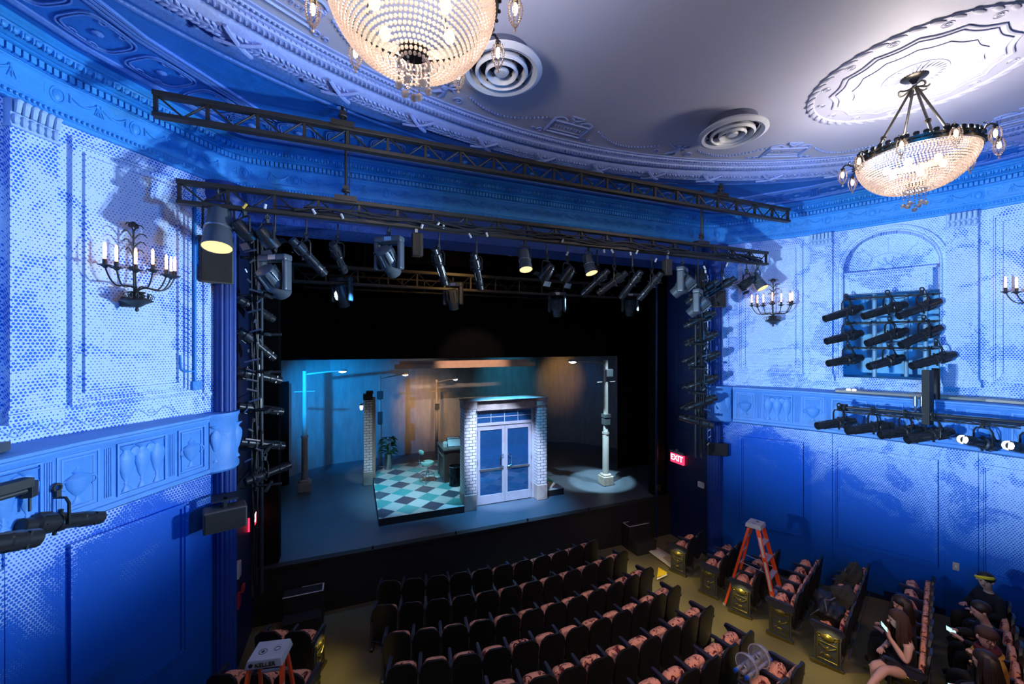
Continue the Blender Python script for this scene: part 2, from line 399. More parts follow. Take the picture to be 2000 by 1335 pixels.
for sd in 'LR':
    nm='left' if sd=='L' else 'right'
    mb=MB()
    P=[(-.02,4.22),(lambda t:poff(t)-.02,4.21),(lambda t:poff(t)+.03,4.195),(lambda t:poff(t)+.03,4.165),(lambda t:poff(t)+.015,4.15),(lambda t:poff(t)+.015,4.12),(lambda t:poff(t),4.10),
       (lambda t:poff(t),3.46),(lambda t:poff(t)+.02,3.45),(lambda t:poff(t)+.02,3.40),(lambda t:poff(t)-.01,3.38),(lambda t:poff(t)-.06,3.36),(-.02,3.355)]
    ts=[.62,1.0,1.4,1.8,2.05,2.6,3.2,3.9,4.5,5.3,6.1,7.5,9.0]
    sweepw(mb,sd,ts,P)
    # end cap
    cap=[W(sd,.62,z,(o(.62) if callable(o) else o)) for o,z in P]; mb.add(cap,[tuple(range(len(cap)))],uv=[(0,0)]*len(cap))
    t=.66; kinds=['square','triple']*5
    for kd in kinds:
        w=.42 if kd=='square' else .58
        if t+w>8: break
        def fr_(tt,z=3.5): 
            f=wframe(sd,tt,z,poff(tt)); a=W(sd,tt-.1,0,poff(tt-.1)); b=W(sd,tt+.1,0,poff(tt+.1)); x=(b-a).normalized(); n=Vector((-x.y,x.x,0)) if sd=='L' else Vector((x.y,-x.x,0))
            if n.dot(WN(sd,tt))<0: n=-n
            return Matrix(((x.x,n.x,0,f[0][3]),(x.y,n.y,0,f[1][3]),(0,0,1,z),(0,0,0,1)))
        f=fr_(t+w/2)
        def fb(x0,x1,z0,z1,d): mb.box(x0,x1,-.002,d,z0,z1,f)
        h=w/2-.02
        for x0,x1,z0,z1 in ((-h,h,.565,.585),(-h,h,.0,.02),(-h,-h+.02,.02,.565),(h-.02,h,.02,.565)): fb(x0,x1,z0,z1,.018)
        if kd=='square':
            hh=h-.045
            for x0,x1,z0,z1 in ((-hh,hh,.53,.545),(-hh,hh,.04,.055),(-hh,-hh+.015,.055,.53),(hh-.015,hh,.055,.53)): fb(x0,x1,z0,z1,.012)
            urn(mb,f@Matrix.Translation((0,0,.08)),'wide',.42)
        else:
            for s in (-1,0,1): urn(mb,f@Matrix.Translation((s*.17,0,.03)),'tall',.52)
            for s in (-1,1): mb.lathe([(0,.02),(.05,.015),(.06,0)],12,f@Matrix.Translation((s*.085,0,.46))@Matrix.Rotation(-PI/2,4,'X'))
        t+=w
        f=fr_(t+.05)
        for k in range(4): mb.cyl(f@Vector((-.03+.02*k,.002,.03)),f@Vector((-.03+.02*k,.002,.56)),.008,n=6)
        t+=.10
    trim(mb,M['parapet'],'blue box front with urn reliefs along the %s wall'%nm,True)
    # rounded box end beside the proscenium column
    mb=MB()
    plan=[W(sd,.58,0,-.02),W(sd,.58,0,.21)]+[W(sd,.58-.53*k/8,0,.21+.10*math.sin(PI*k/8)-.10*(k/8)**2) for k in range(1,9)]+[W(sd,.03,0,-.05)]
    rows=[(1.06,4.2),(1.06,4.15),(1.0,4.12),(1.0,3.46),(1.05,3.44),(1.05,3.39),(.95,3.36)]
    c=W(sd,.3,0,0); vs=[]
    for s,z in rows: vs+=[Vector((c.x+(p.x-c.x)*s,c.y+(p.y-c.y)*s,z)) for p in plan]
    k=len(plan); mb.add(vs,[(i*k+j,i*k+(j+1)%k,(i+1)*k+(j+1)%k,(i+1)*k+j) for i in range(len(rows)-1) for j in range(k)]+[tuple(range(k)),tuple((len(rows)-1)*k+j for j in range(k))[::-1]])
    for tt,a in ((.50,.24),(.36,.27),(.22,.25)):
        f=wframe(sd,tt,3.52,a-.01); urn(mb,f,'tall',.52)
    trim(mb,M['parapet'],'rounded %s box end with urn reliefs beside the stage'%nm,True)
    # fluted engaged column
    mb=MB(); n=64
    c=W(sd,.19,0,.05)
    pr=[]
    for z,r in ((0,.17),(.25,.17),(.3,.15),(6.85,.145),(6.9,.19),(7.0,.19),(7.05,.24),(7.3,.26),(7.35,.28),(7.55,.28)):
        for j in range(n):
            a=2*PI*j/n; rr=r*(1-(.07 if j%4 in(1,2) and .3<=z<=6.86 else 0)); pr.append((c.x+rr*math.cos(a),c.y+rr*math.sin(a),z))
    mb.add(pr,[(i*n+j,i*n+(j+1)%n,(i+1)*n+(j+1)%n,(i+1)*n+j) for i in range(9) for j in range(n)])
    trim(mb,M['colpaint'],'blue fluted column at the %s end of the proscenium'%nm)
    # return wall beside the opening
    mb=MB(); wbox(mb,sd,-1.35,0,-.2,7.3,-.3,0)
    for z0,z1 in ((4.3,6.0),(2.95,4.1)):
        wframe_box(mb,sd,-.95,-.18,z0,z1,.03,0,.02)
    st(mb.build('wall_return_'+nm,M['navy']),'dark navy return wall at the %s side of the stage'%nm)
# ------------------------------------------------------------------ entablature running round the room, rounded at the stage corners
path=[]
for t in (9.,6.1,4.5,2.05,.35): path.append(W('L',t))
c0=W('L',.35); c1=Vector((-1.75+.40,7.28,0)); cc=Vector((-1.75,7.28,0))
for k in range(1,7):
    u=k/7; path.append(c0*(1-u)**2+cc*2*u*(1-u)+c1*u*u)
path.append(c1)
path+= [Vector((2*CX-p.x,p.y,0)) for p in reversed(path)]
def path_off(path):
    out=[]
    for i,p in enumerate(path):
        ns=[]
        for a,b in ((i-1,i),(i,i+1)):
            if 0<=a and b<len(path):
                e=(path[b]-path[a]).normalized(); ns.append(Vector((e.y,-e.x,0)))
        n=sum(ns,Vector()).normalized(); out.append(n/max(.5,n.dot(ns[0])))
    return out
PN=path_off(path)
def sweep(mb,prof,pth=None,pn=None,closed=False):
    pth=pth or path; pn=pn or PN; k=len(prof)
    vs=[pth[i]+pn[i]*o+Vector((0,0,z)) for i in range(len(pth)) for o,z in prof]; n=len(pth)
    mb.add(vs,[(i*k+q,((i+1)%n)*k+q,((i+1)%n)*k+q+1,i*k+q+1) for i in range(n if closed else n-1) for q in range(k-1)])
def along(step,pth=None,pn=None):
    pth=pth or path; pn=pn or PN; d=0; nxt=0
    for i in range(len(pth)-1):
        L=(pth[i+1]-pth[i]).length
        while nxt<d+L:
            u=(nxt-d)/L; yield pth[i].lerp(pth[i+1],u),(pn[i].lerp(pn[i+1],u)).normalized(),(pth[i+1]-pth[i]).normalized(); nxt+=step
        d+=L
mb=MB(); sweep(mb,[(0,7.56),(.03,7.565),(.03,7.60),(.05,7.61),(.05,7.66),(.07,7.68),(.07,7.71),(.035,7.72),(.035,7.94),(.05,7.955),(.06,7.96),(.06,7.975)])
trim(mb,M['frieze'],'plaster frieze band below the dentils round the hall')
mb=MB(); sweep(mb,[(.06,7.975),(.075,7.975),(.075,8.05),(.13,8.055),(.15,8.065),(.15,8.085),(.17,8.09),(.23,8.13),(.26,8.17),(.28,8.175),(.28,8.20),(.30,8.215),(.30,8.255)])
trim(mb,M['cornice'],'projecting crown cornice round the hall')
mb=MB()
for p,n,x in along(.062):
    F_=Matrix(((x.x,n.x,0,p.x),(x.y,n.y,0,p.y),(0,0,1,0),(0,0,0,1)))
    mb.box(-.021,.021,.07,.125,7.985,8.05,F_)
trim(mb,M['frieze'],'row of small square dentil blocks under the cornice')
mb=MB()
for p,n,x in along(.045):
    mb.ball(p+n*.06+Vector((0,0,7.635)),.017,6,4,(1,1,1.3))
trim(mb,M['frieze'],'egg moulding below the frieze')
mb=MB()
for i,(p,n,x) in enumerate(along(.085)):
    F_=Matrix(((x.x,n.x,0,p.x),(x.y,n.y,0,p.y),(0,0,1,0),(0,0,0,1)))
    mb.sup((0,.235,8.135),(.03,.03,.035),1,1,8,5,F_@Matrix.Rotation(.0,4,'X')); mb.sup((.042,.24,8.125),(.013,.025,.04),1,1,6,4,F_)
trim(mb,M['frieze'],'leaf enrichment along the crown cornice',True)
mb=MB()
for i,(p,n,x) in enumerate(along(.70)):
    F_=Matrix(((x.x,n.x,0,p.x),(x.y,n.y,0,p.y),(0,0,1,7.83),(0,0,0,1)))
    mb.torus((0,0,0),.07,.010,16,6,F_@Matrix.Translation((0,.035,0))@Matrix.Rotation(PI/2,4,'X')@Matrix.Diagonal((.8,1.15,1,1)))
    mb.sup((0,.03,0),(.045,.02,.065),1,1,10,6,F_)
    for s in (-1,1):
        pts=[F_@Vector((s*(.09+.24*k/10),.04,.06-.07*math.sin(PI*k/10))) for k in range(11)]; mb.tube(pts,[.008+.007*math.sin(PI*k/10) for k in range(11)],5)
        mb.tube([F_@Vector((s*.10,.04,.06-.09*k/4)) for k in range(5)],.010,5)
        mb.sup((s*.33,.04,.06),(.022,.02,.022),1,1,6,4,F_)
        for q in range(3): mb.cyl(F_@Vector((s*.34,.04,.05)),F_@Vector((s*.34+(q-1)*.035,.04,-.05)),.010,.004,5)
trim(mb,M['frieze'],'oval medallions and swags in relief on the frieze',True)
# proscenium lintel
mb=MB()
xa,xb=-1.75,8.02
rows=[(7.28,7.6),(7.28,7.34),(7.25,7.33),(7.25,7.30),(7.22,7.29),(7.22,7.25),(7.19,7.24),(7.19,7.20),(7.16,7.19),(7.16,7.08),(7.9,7.08),(7.9,8.25)]
mb.add([(x,y,z) for x in (xa,xb) for y,z in rows],[(q,q+1,len(rows)+q+1,len(rows)+q) for q in range(len(rows)-1)])
st(mb.build('wall_stage',M['lintel']),'deep blue plaster lintel over the stage opening')
# ------------------------------------------------------------------ ceiling
EC=Vector((CX,1.63,0)); EA,EB=5.6,3.6
def ell(a,d=0):
    x,y=EA*math.cos(a),EB*math.sin(a); n=Vector((math.cos(a)/EA,math.sin(a)/EB,0)).normalized()
    return EC+Vector((x,y,0))+n*d, n
NE=160
mb=MB(); ring=[ell(2*PI*i/NE)[0]+Vector((0,0,ZC)) for i in range(NE)]
mb.add(ring+[EC+Vector((0,0,ZC))],[(i,(i+1)%NE,NE) for i in range(NE)])
st(mb.build('ceiling',M['ceil']),'pale smooth oval ceiling field')
mb=MB()
def sqr(i):
    a=2*PI*i/NE; c,s=math.cos(a),math.sin(a); k=1/max(abs(c)/9.,abs(s)/7.); return Vector((CX+c*k,1.63+s*k,ZC))
mb.add([ell(2*PI*i/NE,.5)[0]+Vector((0,0,ZC)) for i in range(NE)]+[sqr(i) for i in range(NE)],[(i,NE+i,NE+(i+1)%NE,(i+1)%NE) for i in range(NE)])
st(mb.build('ceiling_border',M['soffit']),'deep blue ceiling border outside the oval')
def ering(prof,mt,label,a0=-.35,a1=PI+.35,n=150):
    mb=MB(); k=len(prof); vs=[]
    for i in range(n+1):
        a=a0+(a1-a0)*i/n
        for d,z in prof: p,_=ell(a,d); vs.append(p+Vector((0,0,ZC-z)))
    mb.add(vs,[(i*k+q,(i+1)*k+q,(i+1)*k+q+1,i*k+q+1) for i in range(n) for q in range(k-1)])
    return trim(mb,mt,label,True)
ering([(-.01,0),(-.01,.015),(.03,.015),(.035,.03),(.06,.03),(.065,.012),(.10,.012),(.11,.03),(.14,.035),(.15,.06),(.20,.075),(.25,.06),(.26,.03),(.30,.03),(.31,.05),(.35,.09),(.45,.12),(.52,.11),(.57,.07),(.58,0)],M['oval'],'broad oval plaster moulding round the ceiling')
ering([(.72,0),(.73,.03),(.78,.05),(.85,.04),(.88,0)],M['soffit_trim'],'outer oval rib beside the leaf moulding')
ering([(.95,0),(.96,.02),(.99,.02),(1.0,0)],M['soffit_trim'],'thin outer oval fillet')
def eseq(step,d,a0=-.3,a1=PI+.3):
    a=a0
    while a<a1:
        p,n=ell(a,d); yield p,n,a
        a+=step/math.hypot((EA+d)*math.sin(a),(EB+d)*math.cos(a))
mb=MB()
for p,n,a in eseq(.045,.045): mb.ball(p+Vector((0,0,ZC-.034)),.015,6,4)
for p,n,a in eseq(.06,.28): mb.ball(p+Vector((0,0,ZC-.035)),.013,6,4)
for p,n,a in eseq(.05,.135): mb.ball(p+Vector((0,0,ZC-.04)),.010,5,3)
trim(mb,M['oval'],'bead rows on the oval moulding',True)
mb=MB()
for i,(p,n,a) in enumerate(eseq(.05,.20)):
    x=Vector((-n.y,n.x,0)); F_=Matrix(((x.x,n.x,0,p.x),(x.y,n.y,0,p.y),(0,0,-1,ZC-.065),(0,0,0,1)))
    mb.sup((0,0,.0),(.016,.05,.018),1,1,6,5,F_@Matrix.Rotation(.35,4,'Z'))
for i,(p,n,a) in enumerate(eseq(.055,.46)):
    x=Vector((-n.y,n.x,0)); j=((i*37)%11/11-.5)
    for s in (-1,0,1):
        F_=Matrix(((x.x,n.x,0,p.x+n.x*.055*s),(x.y,n.y,0,p.y+n.y*.055*s),(0,0,-1,ZC-.112),(0,0,0,1)))
        mb.sup((0,0,.0),(.042,.018,.016),1,1,6,4,F_@Matrix.Rotation(.7*(s if s else (1 if i%2 else -1))+j*.5,4,'Z'))
for p,n,a in eseq(1.05,.46):      # crossed ribbons round the leaf band
    x=Vector((-n.y,n.x,0))
    for sgn in (-1,1):
        pts=[p+n*(-.13+.26*k/8)+x*(sgn*(-.16+.32*k/8))+Vector((0,0,ZC-.115-.03*math.sin(PI*k/8))) for k in range(9)]; mb.tube(pts,.022,5)
trim(mb,M['oval'],'leaf and ribbon band on the oval moulding',True)
# inner garlands, framed tablets, cherub like figures in low relief
mb=MB(); Z=ZC-.012
def ct(a,d,h=.0): p,n=ell(a,d); return p+Vector((0,0,Z-h))
def rel(a0,dx,dd): # local coordinates on the ceiling: dx along, dd inward
    p,n=ell(a0,0); x=Vector((-n.y,n.x,0)); return p+x*dx-n*dd+Vector((0,0,Z))
NT=18
for k in range(NT):
    a=PI/2+2*PI*(k+.18)/NT
    if not(-.5<((a+PI)%(2*PI))-PI<PI or True): continue
    if k%2==0:
        R=lambda x,d,a=a: rel(a,x,d)
        for x0,x1,d0,d1 in ((-.3,.3,.42,.45),(-.3,.3,.15,.18),(-.3,-.27,.15,.45),(.27,.3,.15,.45)):
            mb.tube([R(x0,d0) if x1-x0>.1 else R((x0+x1)/2,d0),R(x1,d0) if x1-x0>.1 else R((x0+x1)/2,d1)],.017,5)
        for x0,x1,d0,d1 in ((-.25,.25,.39,.39),(-.25,.25,.21,.21),(-.25,-.25,.21,.39),(.25,.25,.21,.39)): mb.tube([R(x0,d0),R(x1,d1)],.008,4)
        mb.tube([R(-.08,.55),R(.0,.50),R(.08,.55),R(.10,.58),R(-.1,.58),R(-.08,.55)],.014,5); mb.tube([R(0,.45),R(0,.51)],.012,5)
        for s in (-1,1):
            mb.tube([R(s*(.10+.2*q/8),.47+.05*math.sin(PI*q/8)) for q in range(9)],.012,5)
            for c_,r_ in ((.36,.05),(.46,.035)): mb.tube([R(s*c_+r_*math.cos(q*.7)*(1-q/14),.12+r_*math.sin(q*.7)*(1-q/14)) for q in range(12)],.009,4)
        for q in range(9): mb.tube([R(-.2+.05*q+.012*math.cos(w),.30+.03*math.sin(w)*(1 if q%2 else .6)) for w in (0,1.2,2.4,3.6,4.8)],.006,4)
    else:
        R=lambda x,d,a=a: rel(a,x,d)
        mb.sup(R(0,.36),(.035,.035,.02),1,1,8,5); mb.sup(R(-.02,.27),(.05,.07,.025),1,1,8,5)
        mb.tube([R(-.02,.22),R(.04,.15),R(.10,.10)],[.03,.022,.012],5); mb.tube([R(-.03,.22),R(-.06,.14),R(-.04,.07)],[.03,.022,.012],5)
        mb.tube([R(.03,.31),R(.10,.33),R(.17,.38)],[.018,.014,.01],5); mb.tube([R(-.05,.31),R(-.12,.30),R(-.17,.24)],[.018,.014,.01],5)
        mb.tube([R(-.06,.33),R(-.13,.42),R(-.17,.36),R(-.10,.30)],.012,5)
        for s in (-1,1):
            mb.tube([R(s*.28+.07*math.cos(q*.6)*(1-q/16),.14+.07*math.sin(q*.6)*(1-q/16)) for q in range(14)],.009,4)
    # garland to next
    b=a+2*PI/NT
    for q in range(24):
        u=q/24; aa=a+(b-a)*(.22+.60*u) if k%2==0 else a+(b-a)*(.18+.60*u)
        dd=-(.30 - .20*math.sin(PI*u) + (.12*(1-u) if k%2==0 else .12*u)); mb.ball(ct(aa,dd),.017,5,3)
trim(mb,M['oval'],'garlands, tablets and figures in low relief round the ceiling',True)
# straight blue soffit ribs and quatrefoil panels between the oval and the walls
mb=MB()
for o_ in (1.12,1.17,1.22):
    sweep(mb,[(o_,ZC),(o_,ZC-.03),(o_+.03,ZC-.03),(o_+.03,ZC)])
sweep(mb,[(.42,ZC),(.42,ZC-.02),(.46,ZC-.03),(.50,ZC-.02),(.50,ZC)])
trim(mb,M['soffit_trim'],'straight plaster ribs on the blue ceiling border')
mb=MB()
for p,n,x in along(.62):
    F_=Matrix(((x.x,n.x,0,p.x),(x.y,n.y,0,p.y),(0,0,1,ZC-.012),(0,0,0,1)))
    for w,h in ((.25,.24),(.22,.21)):
        mb.tube([F_@Vector((w*math.copysign(abs(math.cos(a))**.5,math.cos(a)),.81+h*math.copysign(abs(math.sin(a))**.5,math.sin(a)),0)) for a in [2*PI*k/28 for k in range(28)]],.010,4,True)
    for s in (-1,1):
        for c_ in (.6,1.0): mb.tube([F_@Vector((s*.09+.05*math.cos(q*.7)*(1-q/16),c_-.0+.05*math.sin(q*.7)*(1-q/16),0)) for q in range(12)],.008,4)
    mb.sup((0,.81,0),(.05,.05,.02),1,1,8,4,F_)
trim(mb,M['soffit_trim'],'rounded panels with scrollwork on the blue ceiling border',True)
# medallions above the chandeliers
CH=[(5.93,2.52),(.34,2.52)]
for (x,y),nm in zip(CH,('right','left')):
    mb=MB(); T=Matrix.Translation((x,y,ZC))@Matrix.Scale(-1,4,(0,0,1)); R_=.95
    mb.lathe([(R_+.04,0),(R_+.03,.014),(R_-.03,.014),(R_-.04,0)],72,T)
    for k in range(44):
        a=2*PI*k/44
        mb.sup((0,0,0),(.072,.028,.013),1,1,8,5,T@Matrix.Rotation(a,4,'Z')@Matrix.Translation((R_,0,.018))@Matrix.Rotation(PI/2+.45,4,'Z'))
    for R2,r2,dp in ((.78,.012,.045),(.72,.007,.04),(.56,.006,.03)):
        N=14; pts=[]
        for k in range(N):
            for q in range(8):
                a=2*PI*(k+q/8)/N; rr=R2-dp+dp*2.2*abs(math.sin(PI*q/8))*-.5+dp*.5; pts.append(T@Vector((rr*math.cos(a),rr*math.sin(a),.006)))
        mb.tube(pts,r2,5,True)
    for k in range(14):
        a=2*PI*(k+.5)/14; c=Vector((.845*math.cos(a),.845*math.sin(a),0))
        mb.torus(c,.045,.006,16,5,T); mb.torus(c,.022,.008,10,5,T)
    mb.torus((0,0,0),.27,.012,40,6,T)
    for k in range(28):
        a=2*PI*k/28; mb.tube([T@Vector((r*math.cos(a),r*math.sin(a),.004)) for r in (.10,.17,.25)],[.012,.02,.008],5)
    mb.torus((0,0,0),.10,.02,24,6,T)
    trim(mb,M['oval'] if False else M['ceil'],'round plaster medallion on the ceiling over the %s chandelier'%nm,True)
# ------------------------------------------------------------------ round ceiling diffusers
for (x,y),lb in (((1.44,3.94),'round white ceiling diffuser half hidden behind the large chandelier'),((4.80,3.94),'round white ceiling diffuser between the two chandeliers near the oval moulding')):
    t=thing('ceiling_vent',lb,'ceiling vent',(x,y,ZC-.19),0,'round ceiling diffusers')
    for nmp,ri,ro,z0,z1 in (('outer_ring',.33,.43,.0,.035),('middle_ring',.235,.28,-.01,.04),('inner_ring',.14,.175,-.015,.04)):
        mb=MB(); mb.lathe([(ri,z1+.03),(ri+.01,z0),((ri+ro)/2,z0-.015),(ro,z0+.01),(ro-.005,z0+.03),(ri+.02,z1+.05),(ri,z1+.03)],48)
        mb.build(nmp,M['ventwhite'] if 'ventwhite' in M else M.setdefault('ventwhite',paint('vent_white',(.68,.69,.76),.4)),t,True)
    mb=MB(); mb.lathe([(0,-.02),(.06,-.015),(.08,.01),(.07,.03),(0,.03)],28); mb.build('centre_cap',M['ventwhite'],t,True)
    mb=MB()
    for a in (0,PI/2,PI,3*PI/2): mb.box(.05,.36,-.008,.008,.03,.045,Matrix.Rotation(a+.4,4,'Z'))
    mb.cbox((.02,.08,.06),(.07,.05,.04)); mb.build('bracket',M['iron'],t)
    mb=MB(); mb.lathe([(0,.185),(.30,.185),(.32,.07),(.31,.06)],48); mb.build('throat',M['ventdark'] if 'ventdark' in M else M.setdefault('ventdark',paint('vent_dark',(.10,.11,.18),.6)),t,True)
# ------------------------------------------------------------------ lights helpers
def light(kind,name,loc,energy,col,aim=None,**kw):
    l=bpy.data.lights.new(name,kind); l.energy=energy; l.color=col
    for k,v in kw.items(): setattr(l,k,v)
    o=bpy.data.objects.new(name,l); COL.objects.link(o); o.location=loc
    if aim is not None: o.rotation_euler=(Vector(aim)-Vector(loc)).to_track_quat('-Z','Y').to_euler()
    return o
def spot(name,loc,aim,energy,col,angle,blend=.6,r=.06): return light('SPOT',name,loc,energy,col,aim,spot_size=math.radians(angle),spot_blend=blend,shadow_soft_size=r)
# ------------------------------------------------------------------ chandeliers
def crystal():
    m,nt,out=newmat('crystal_beads')
    g=nd(nt,'ShaderNodeBsdfGlossy',{'Color':(.8,.75,.72,1),'Roughness':.08}); t=nd(nt,'ShaderNodeBsdfTranslucent',{'Color':(.66,.54,.46,1)})
    tr=nd(nt,'ShaderNodeBsdfTransparent',{'Color':(1,.97,.94,1)}); d=nd(nt,'ShaderNodeBsdfDiffuse',{'Color':(.4,.36,.36,1)})
    a=nd(nt,'ShaderNodeMixShader',{0:.25}); nt.links.new(t.outputs[0],a.inputs[1]); nt.links.new(g.outputs[0],a.inputs[2])
    b=nd(nt,'ShaderNodeMixShader',{0:.20}); nt.links.new(a.outputs[0],b.inputs[1]); nt.links.new(tr.outputs[0],b.inputs[2])
    c=nd(nt,'ShaderNodeMixShader',{0:.12}); nt.links.new(b.outputs[0],c.inputs[1]); nt.links.new(d.outputs[0],c.inputs[2])
    nt.links.new(c.outputs[0],out.inputs[0]); return m
M['crystal']=crystal(); M['bulb']=glow('warm_bulb_glow',(1,.78,.52),14); M['candle']=glow('candle_bulb_glow',(1,.46,.22),6.5)
CHM={}
def chandelier(x,y,label):
    t=thing('chandelier',label,'chandelier',(x,y,ZC),0,'beaded crystal chandeliers')
    def part(name,fn,mt,smooth=True,parent=t,kind=None):
        if name not in CHM:
            mb=MB(); fn(mb); o=mb.build(name,mt,parent,smooth); CHM[name]=o.data
        else:
            o=bpy.data.objects.new(name,CHM[name]); COL.objects.link(o); o.parent=parent
        if kind: o['kind']=kind
        return o
    zr=-.90
    part('canopy',lambda m:m.lathe([(0,-.09),(.02,-.085),(.035,-.06),(.05,-.04),(.105,-.03),(.12,-.015),(.12,0),(0,0)],28),M['bronze'])
    def bow(m):
        for a,l in ((.3,.16),(2.2,.13),(3.9,.15),(5.2,.12)):
            m.tube([(l*math.sin(q*PI/10)*math.cos(a)-.05*math.sin(q*PI/5)*math.sin(a),l*math.sin(q*PI/10)*math.sin(a)+.05*math.sin(q*PI/5)*math.cos(a),-.13-.10*math.sin(q*PI/10)*(.4+.3*math.sin(q))) for q in range(11)],.010,6)
        m.ball((0,0,-.13),.03)
    part('ribbon_bow',bow,M['bronze'])
    for k in range(4):
        def rod(m,k=k):
            a=PI/4+PI/2*k; p0=Vector((.02*math.cos(a),.02*math.sin(a),-.13)); p1=Vector((.38*math.cos(a),.38*math.sin(a),zr+.03))
            m.cyl(p0,p1,.013,n=8); c=p0.lerp(p1,.68); m.cyl(c,c.lerp(p1,.06),.024,.03,8); m.cyl(c.lerp(p1,.1),c.lerp(p1,.13),.026,n=8)
        CHM.pop('hanging_rod',None); part('hanging_rod',rod,M['bronze'])
    def ring(m):
        m.lathe([(.49,zr-.035),(.52,zr-.04),(.53,zr-.01),(.515,zr+.01),(.525,zr+.03),(.49,zr+.035),(.49,zr-.035)],72)
        for k in range(44):
            a=2*PI*k/44; T=Matrix.Rotation(a,4,'Z')
            m.sup((.52,0,zr+.05),(.012,.026,.022),.7,.7,8,5,T)
            m.ball(Vector((.535*math.cos(a+.07),.535*math.sin(a+.07),zr-.012)),.012,6,4)
    part('rim_band',ring,M['bronze'])
    def bowl(m):
        n=22
        for i in range(n):
            ph=math.radians(2+82*i/(n-1)); r=.50*math.cos(ph)**.75; z=zr-.05-.36*math.sin(ph)**1.3
            k=max(14,int(2*PI*r/.0265)); 
            for j in range(k):
                a=2*PI*(j+.5*(i%2))/k; m.ball((r*math.cos(a),r*math.sin(a),z),.0118,6,4)
    part('bead_bowl',bowl,M['crystal'],kind='stuff')
    def cup(m): m.lathe([(.095,zr-.335),(.09,zr-.35),(.07,zr-.33),(.04,zr-.31),(0,zr-.305)],24); m.cyl((0,0,zr-.305),(0,0,zr-.43),.004)
    part('bottom_cup',cup,M['bronze'])
    for k in range(7):
        a=2*PI*k/6; r=.09 if k<6 else 0; n_=4 if k<6 else 6
        def fin(m,n_=n_):
            for q in range(n_): m.ball((0,0,-.03*q),.009,6,4)
            m.ball((0,0,-.03*n_-.012),.024,10,7)
        if n_==6: CHM['crystal_drop_']=CHM.pop('crystal_drop',None); CHM.pop('crystal_drop',None)
        o=part('crystal_drop',fin,M['crystal']); o.location=(r*math.cos(a),r*math.sin(a),zr-.43)
    CHM.pop('crystal_drop',None)
    part('inner_bulbs',lambda m:[m.ball((.24*math.cos(a),.24*math.sin(a),zr-.14),.035,8,6,(1,1,1.3)) for a in (.2,1.25,2.3,3.35,4.4,5.45)],M['bulb'])
    for k in range(10):
        a=2*PI*k/10+.25; T=Matrix.Rotation(a,4,'Z')
        def arm(m):
            m.tube([(.52,0,zr),(.56,0,zr+.03),(.60,0,zr+.045),(.63,0,zr+.02)],.009,6); m.tube([(.55,0,zr+.01),(.58,.02,zr+.05),(.56,.035,zr+.07)],.005,5); m.tube([(.55,0,zr+.01),(.58,-.02,zr+.05),(.56,-.035,zr+.07)],.005,5)
            m.cyl((.63,0,zr+.01),(.63,0,zr-.025),.02,n=8)
        o=part('lamp_arm',arm,M['bronze']); o.rotation_euler=(0,0,a)
        def bask(m):
            for q in range(7):
                w=2*PI*q/7
                for i in range(12):
                    u=i/11; r=.045*math.sin(PI*min(1,.22+u*.78))**.8; m.ball((.63+r*math.cos(w),r*math.sin(w),zr-.02-.17*u),.0065,5,3)
            m.ball((.63,0,zr-.205),.011,6,4)
        part('crystal_basket',bask,M['crystal'],parent=o)
        part('bulb',lambda m:m.sup((.63,0,zr-.07),(.017,.017,.04),1,1,8,6),M['bulb'],parent=o)
    for dz,e,rad in ((zr-.16,45,.16),):
        pass
    light('POINT','chandelier_light',(x,y,ZC+zr-.17),17,(1,.84,.66),shadow_soft_size=.10)
    light('POINT','chandelier_uplight',(x,y,ZC+zr+.14),125,(1,.90,.80),shadow_soft_size=.2)
chandelier(*CH[0],'whole beaded crystal chandelier hanging on four bronze rods at upper right')
chandelier(*CH[1],'large near beaded crystal chandelier cut off by the top of the picture')
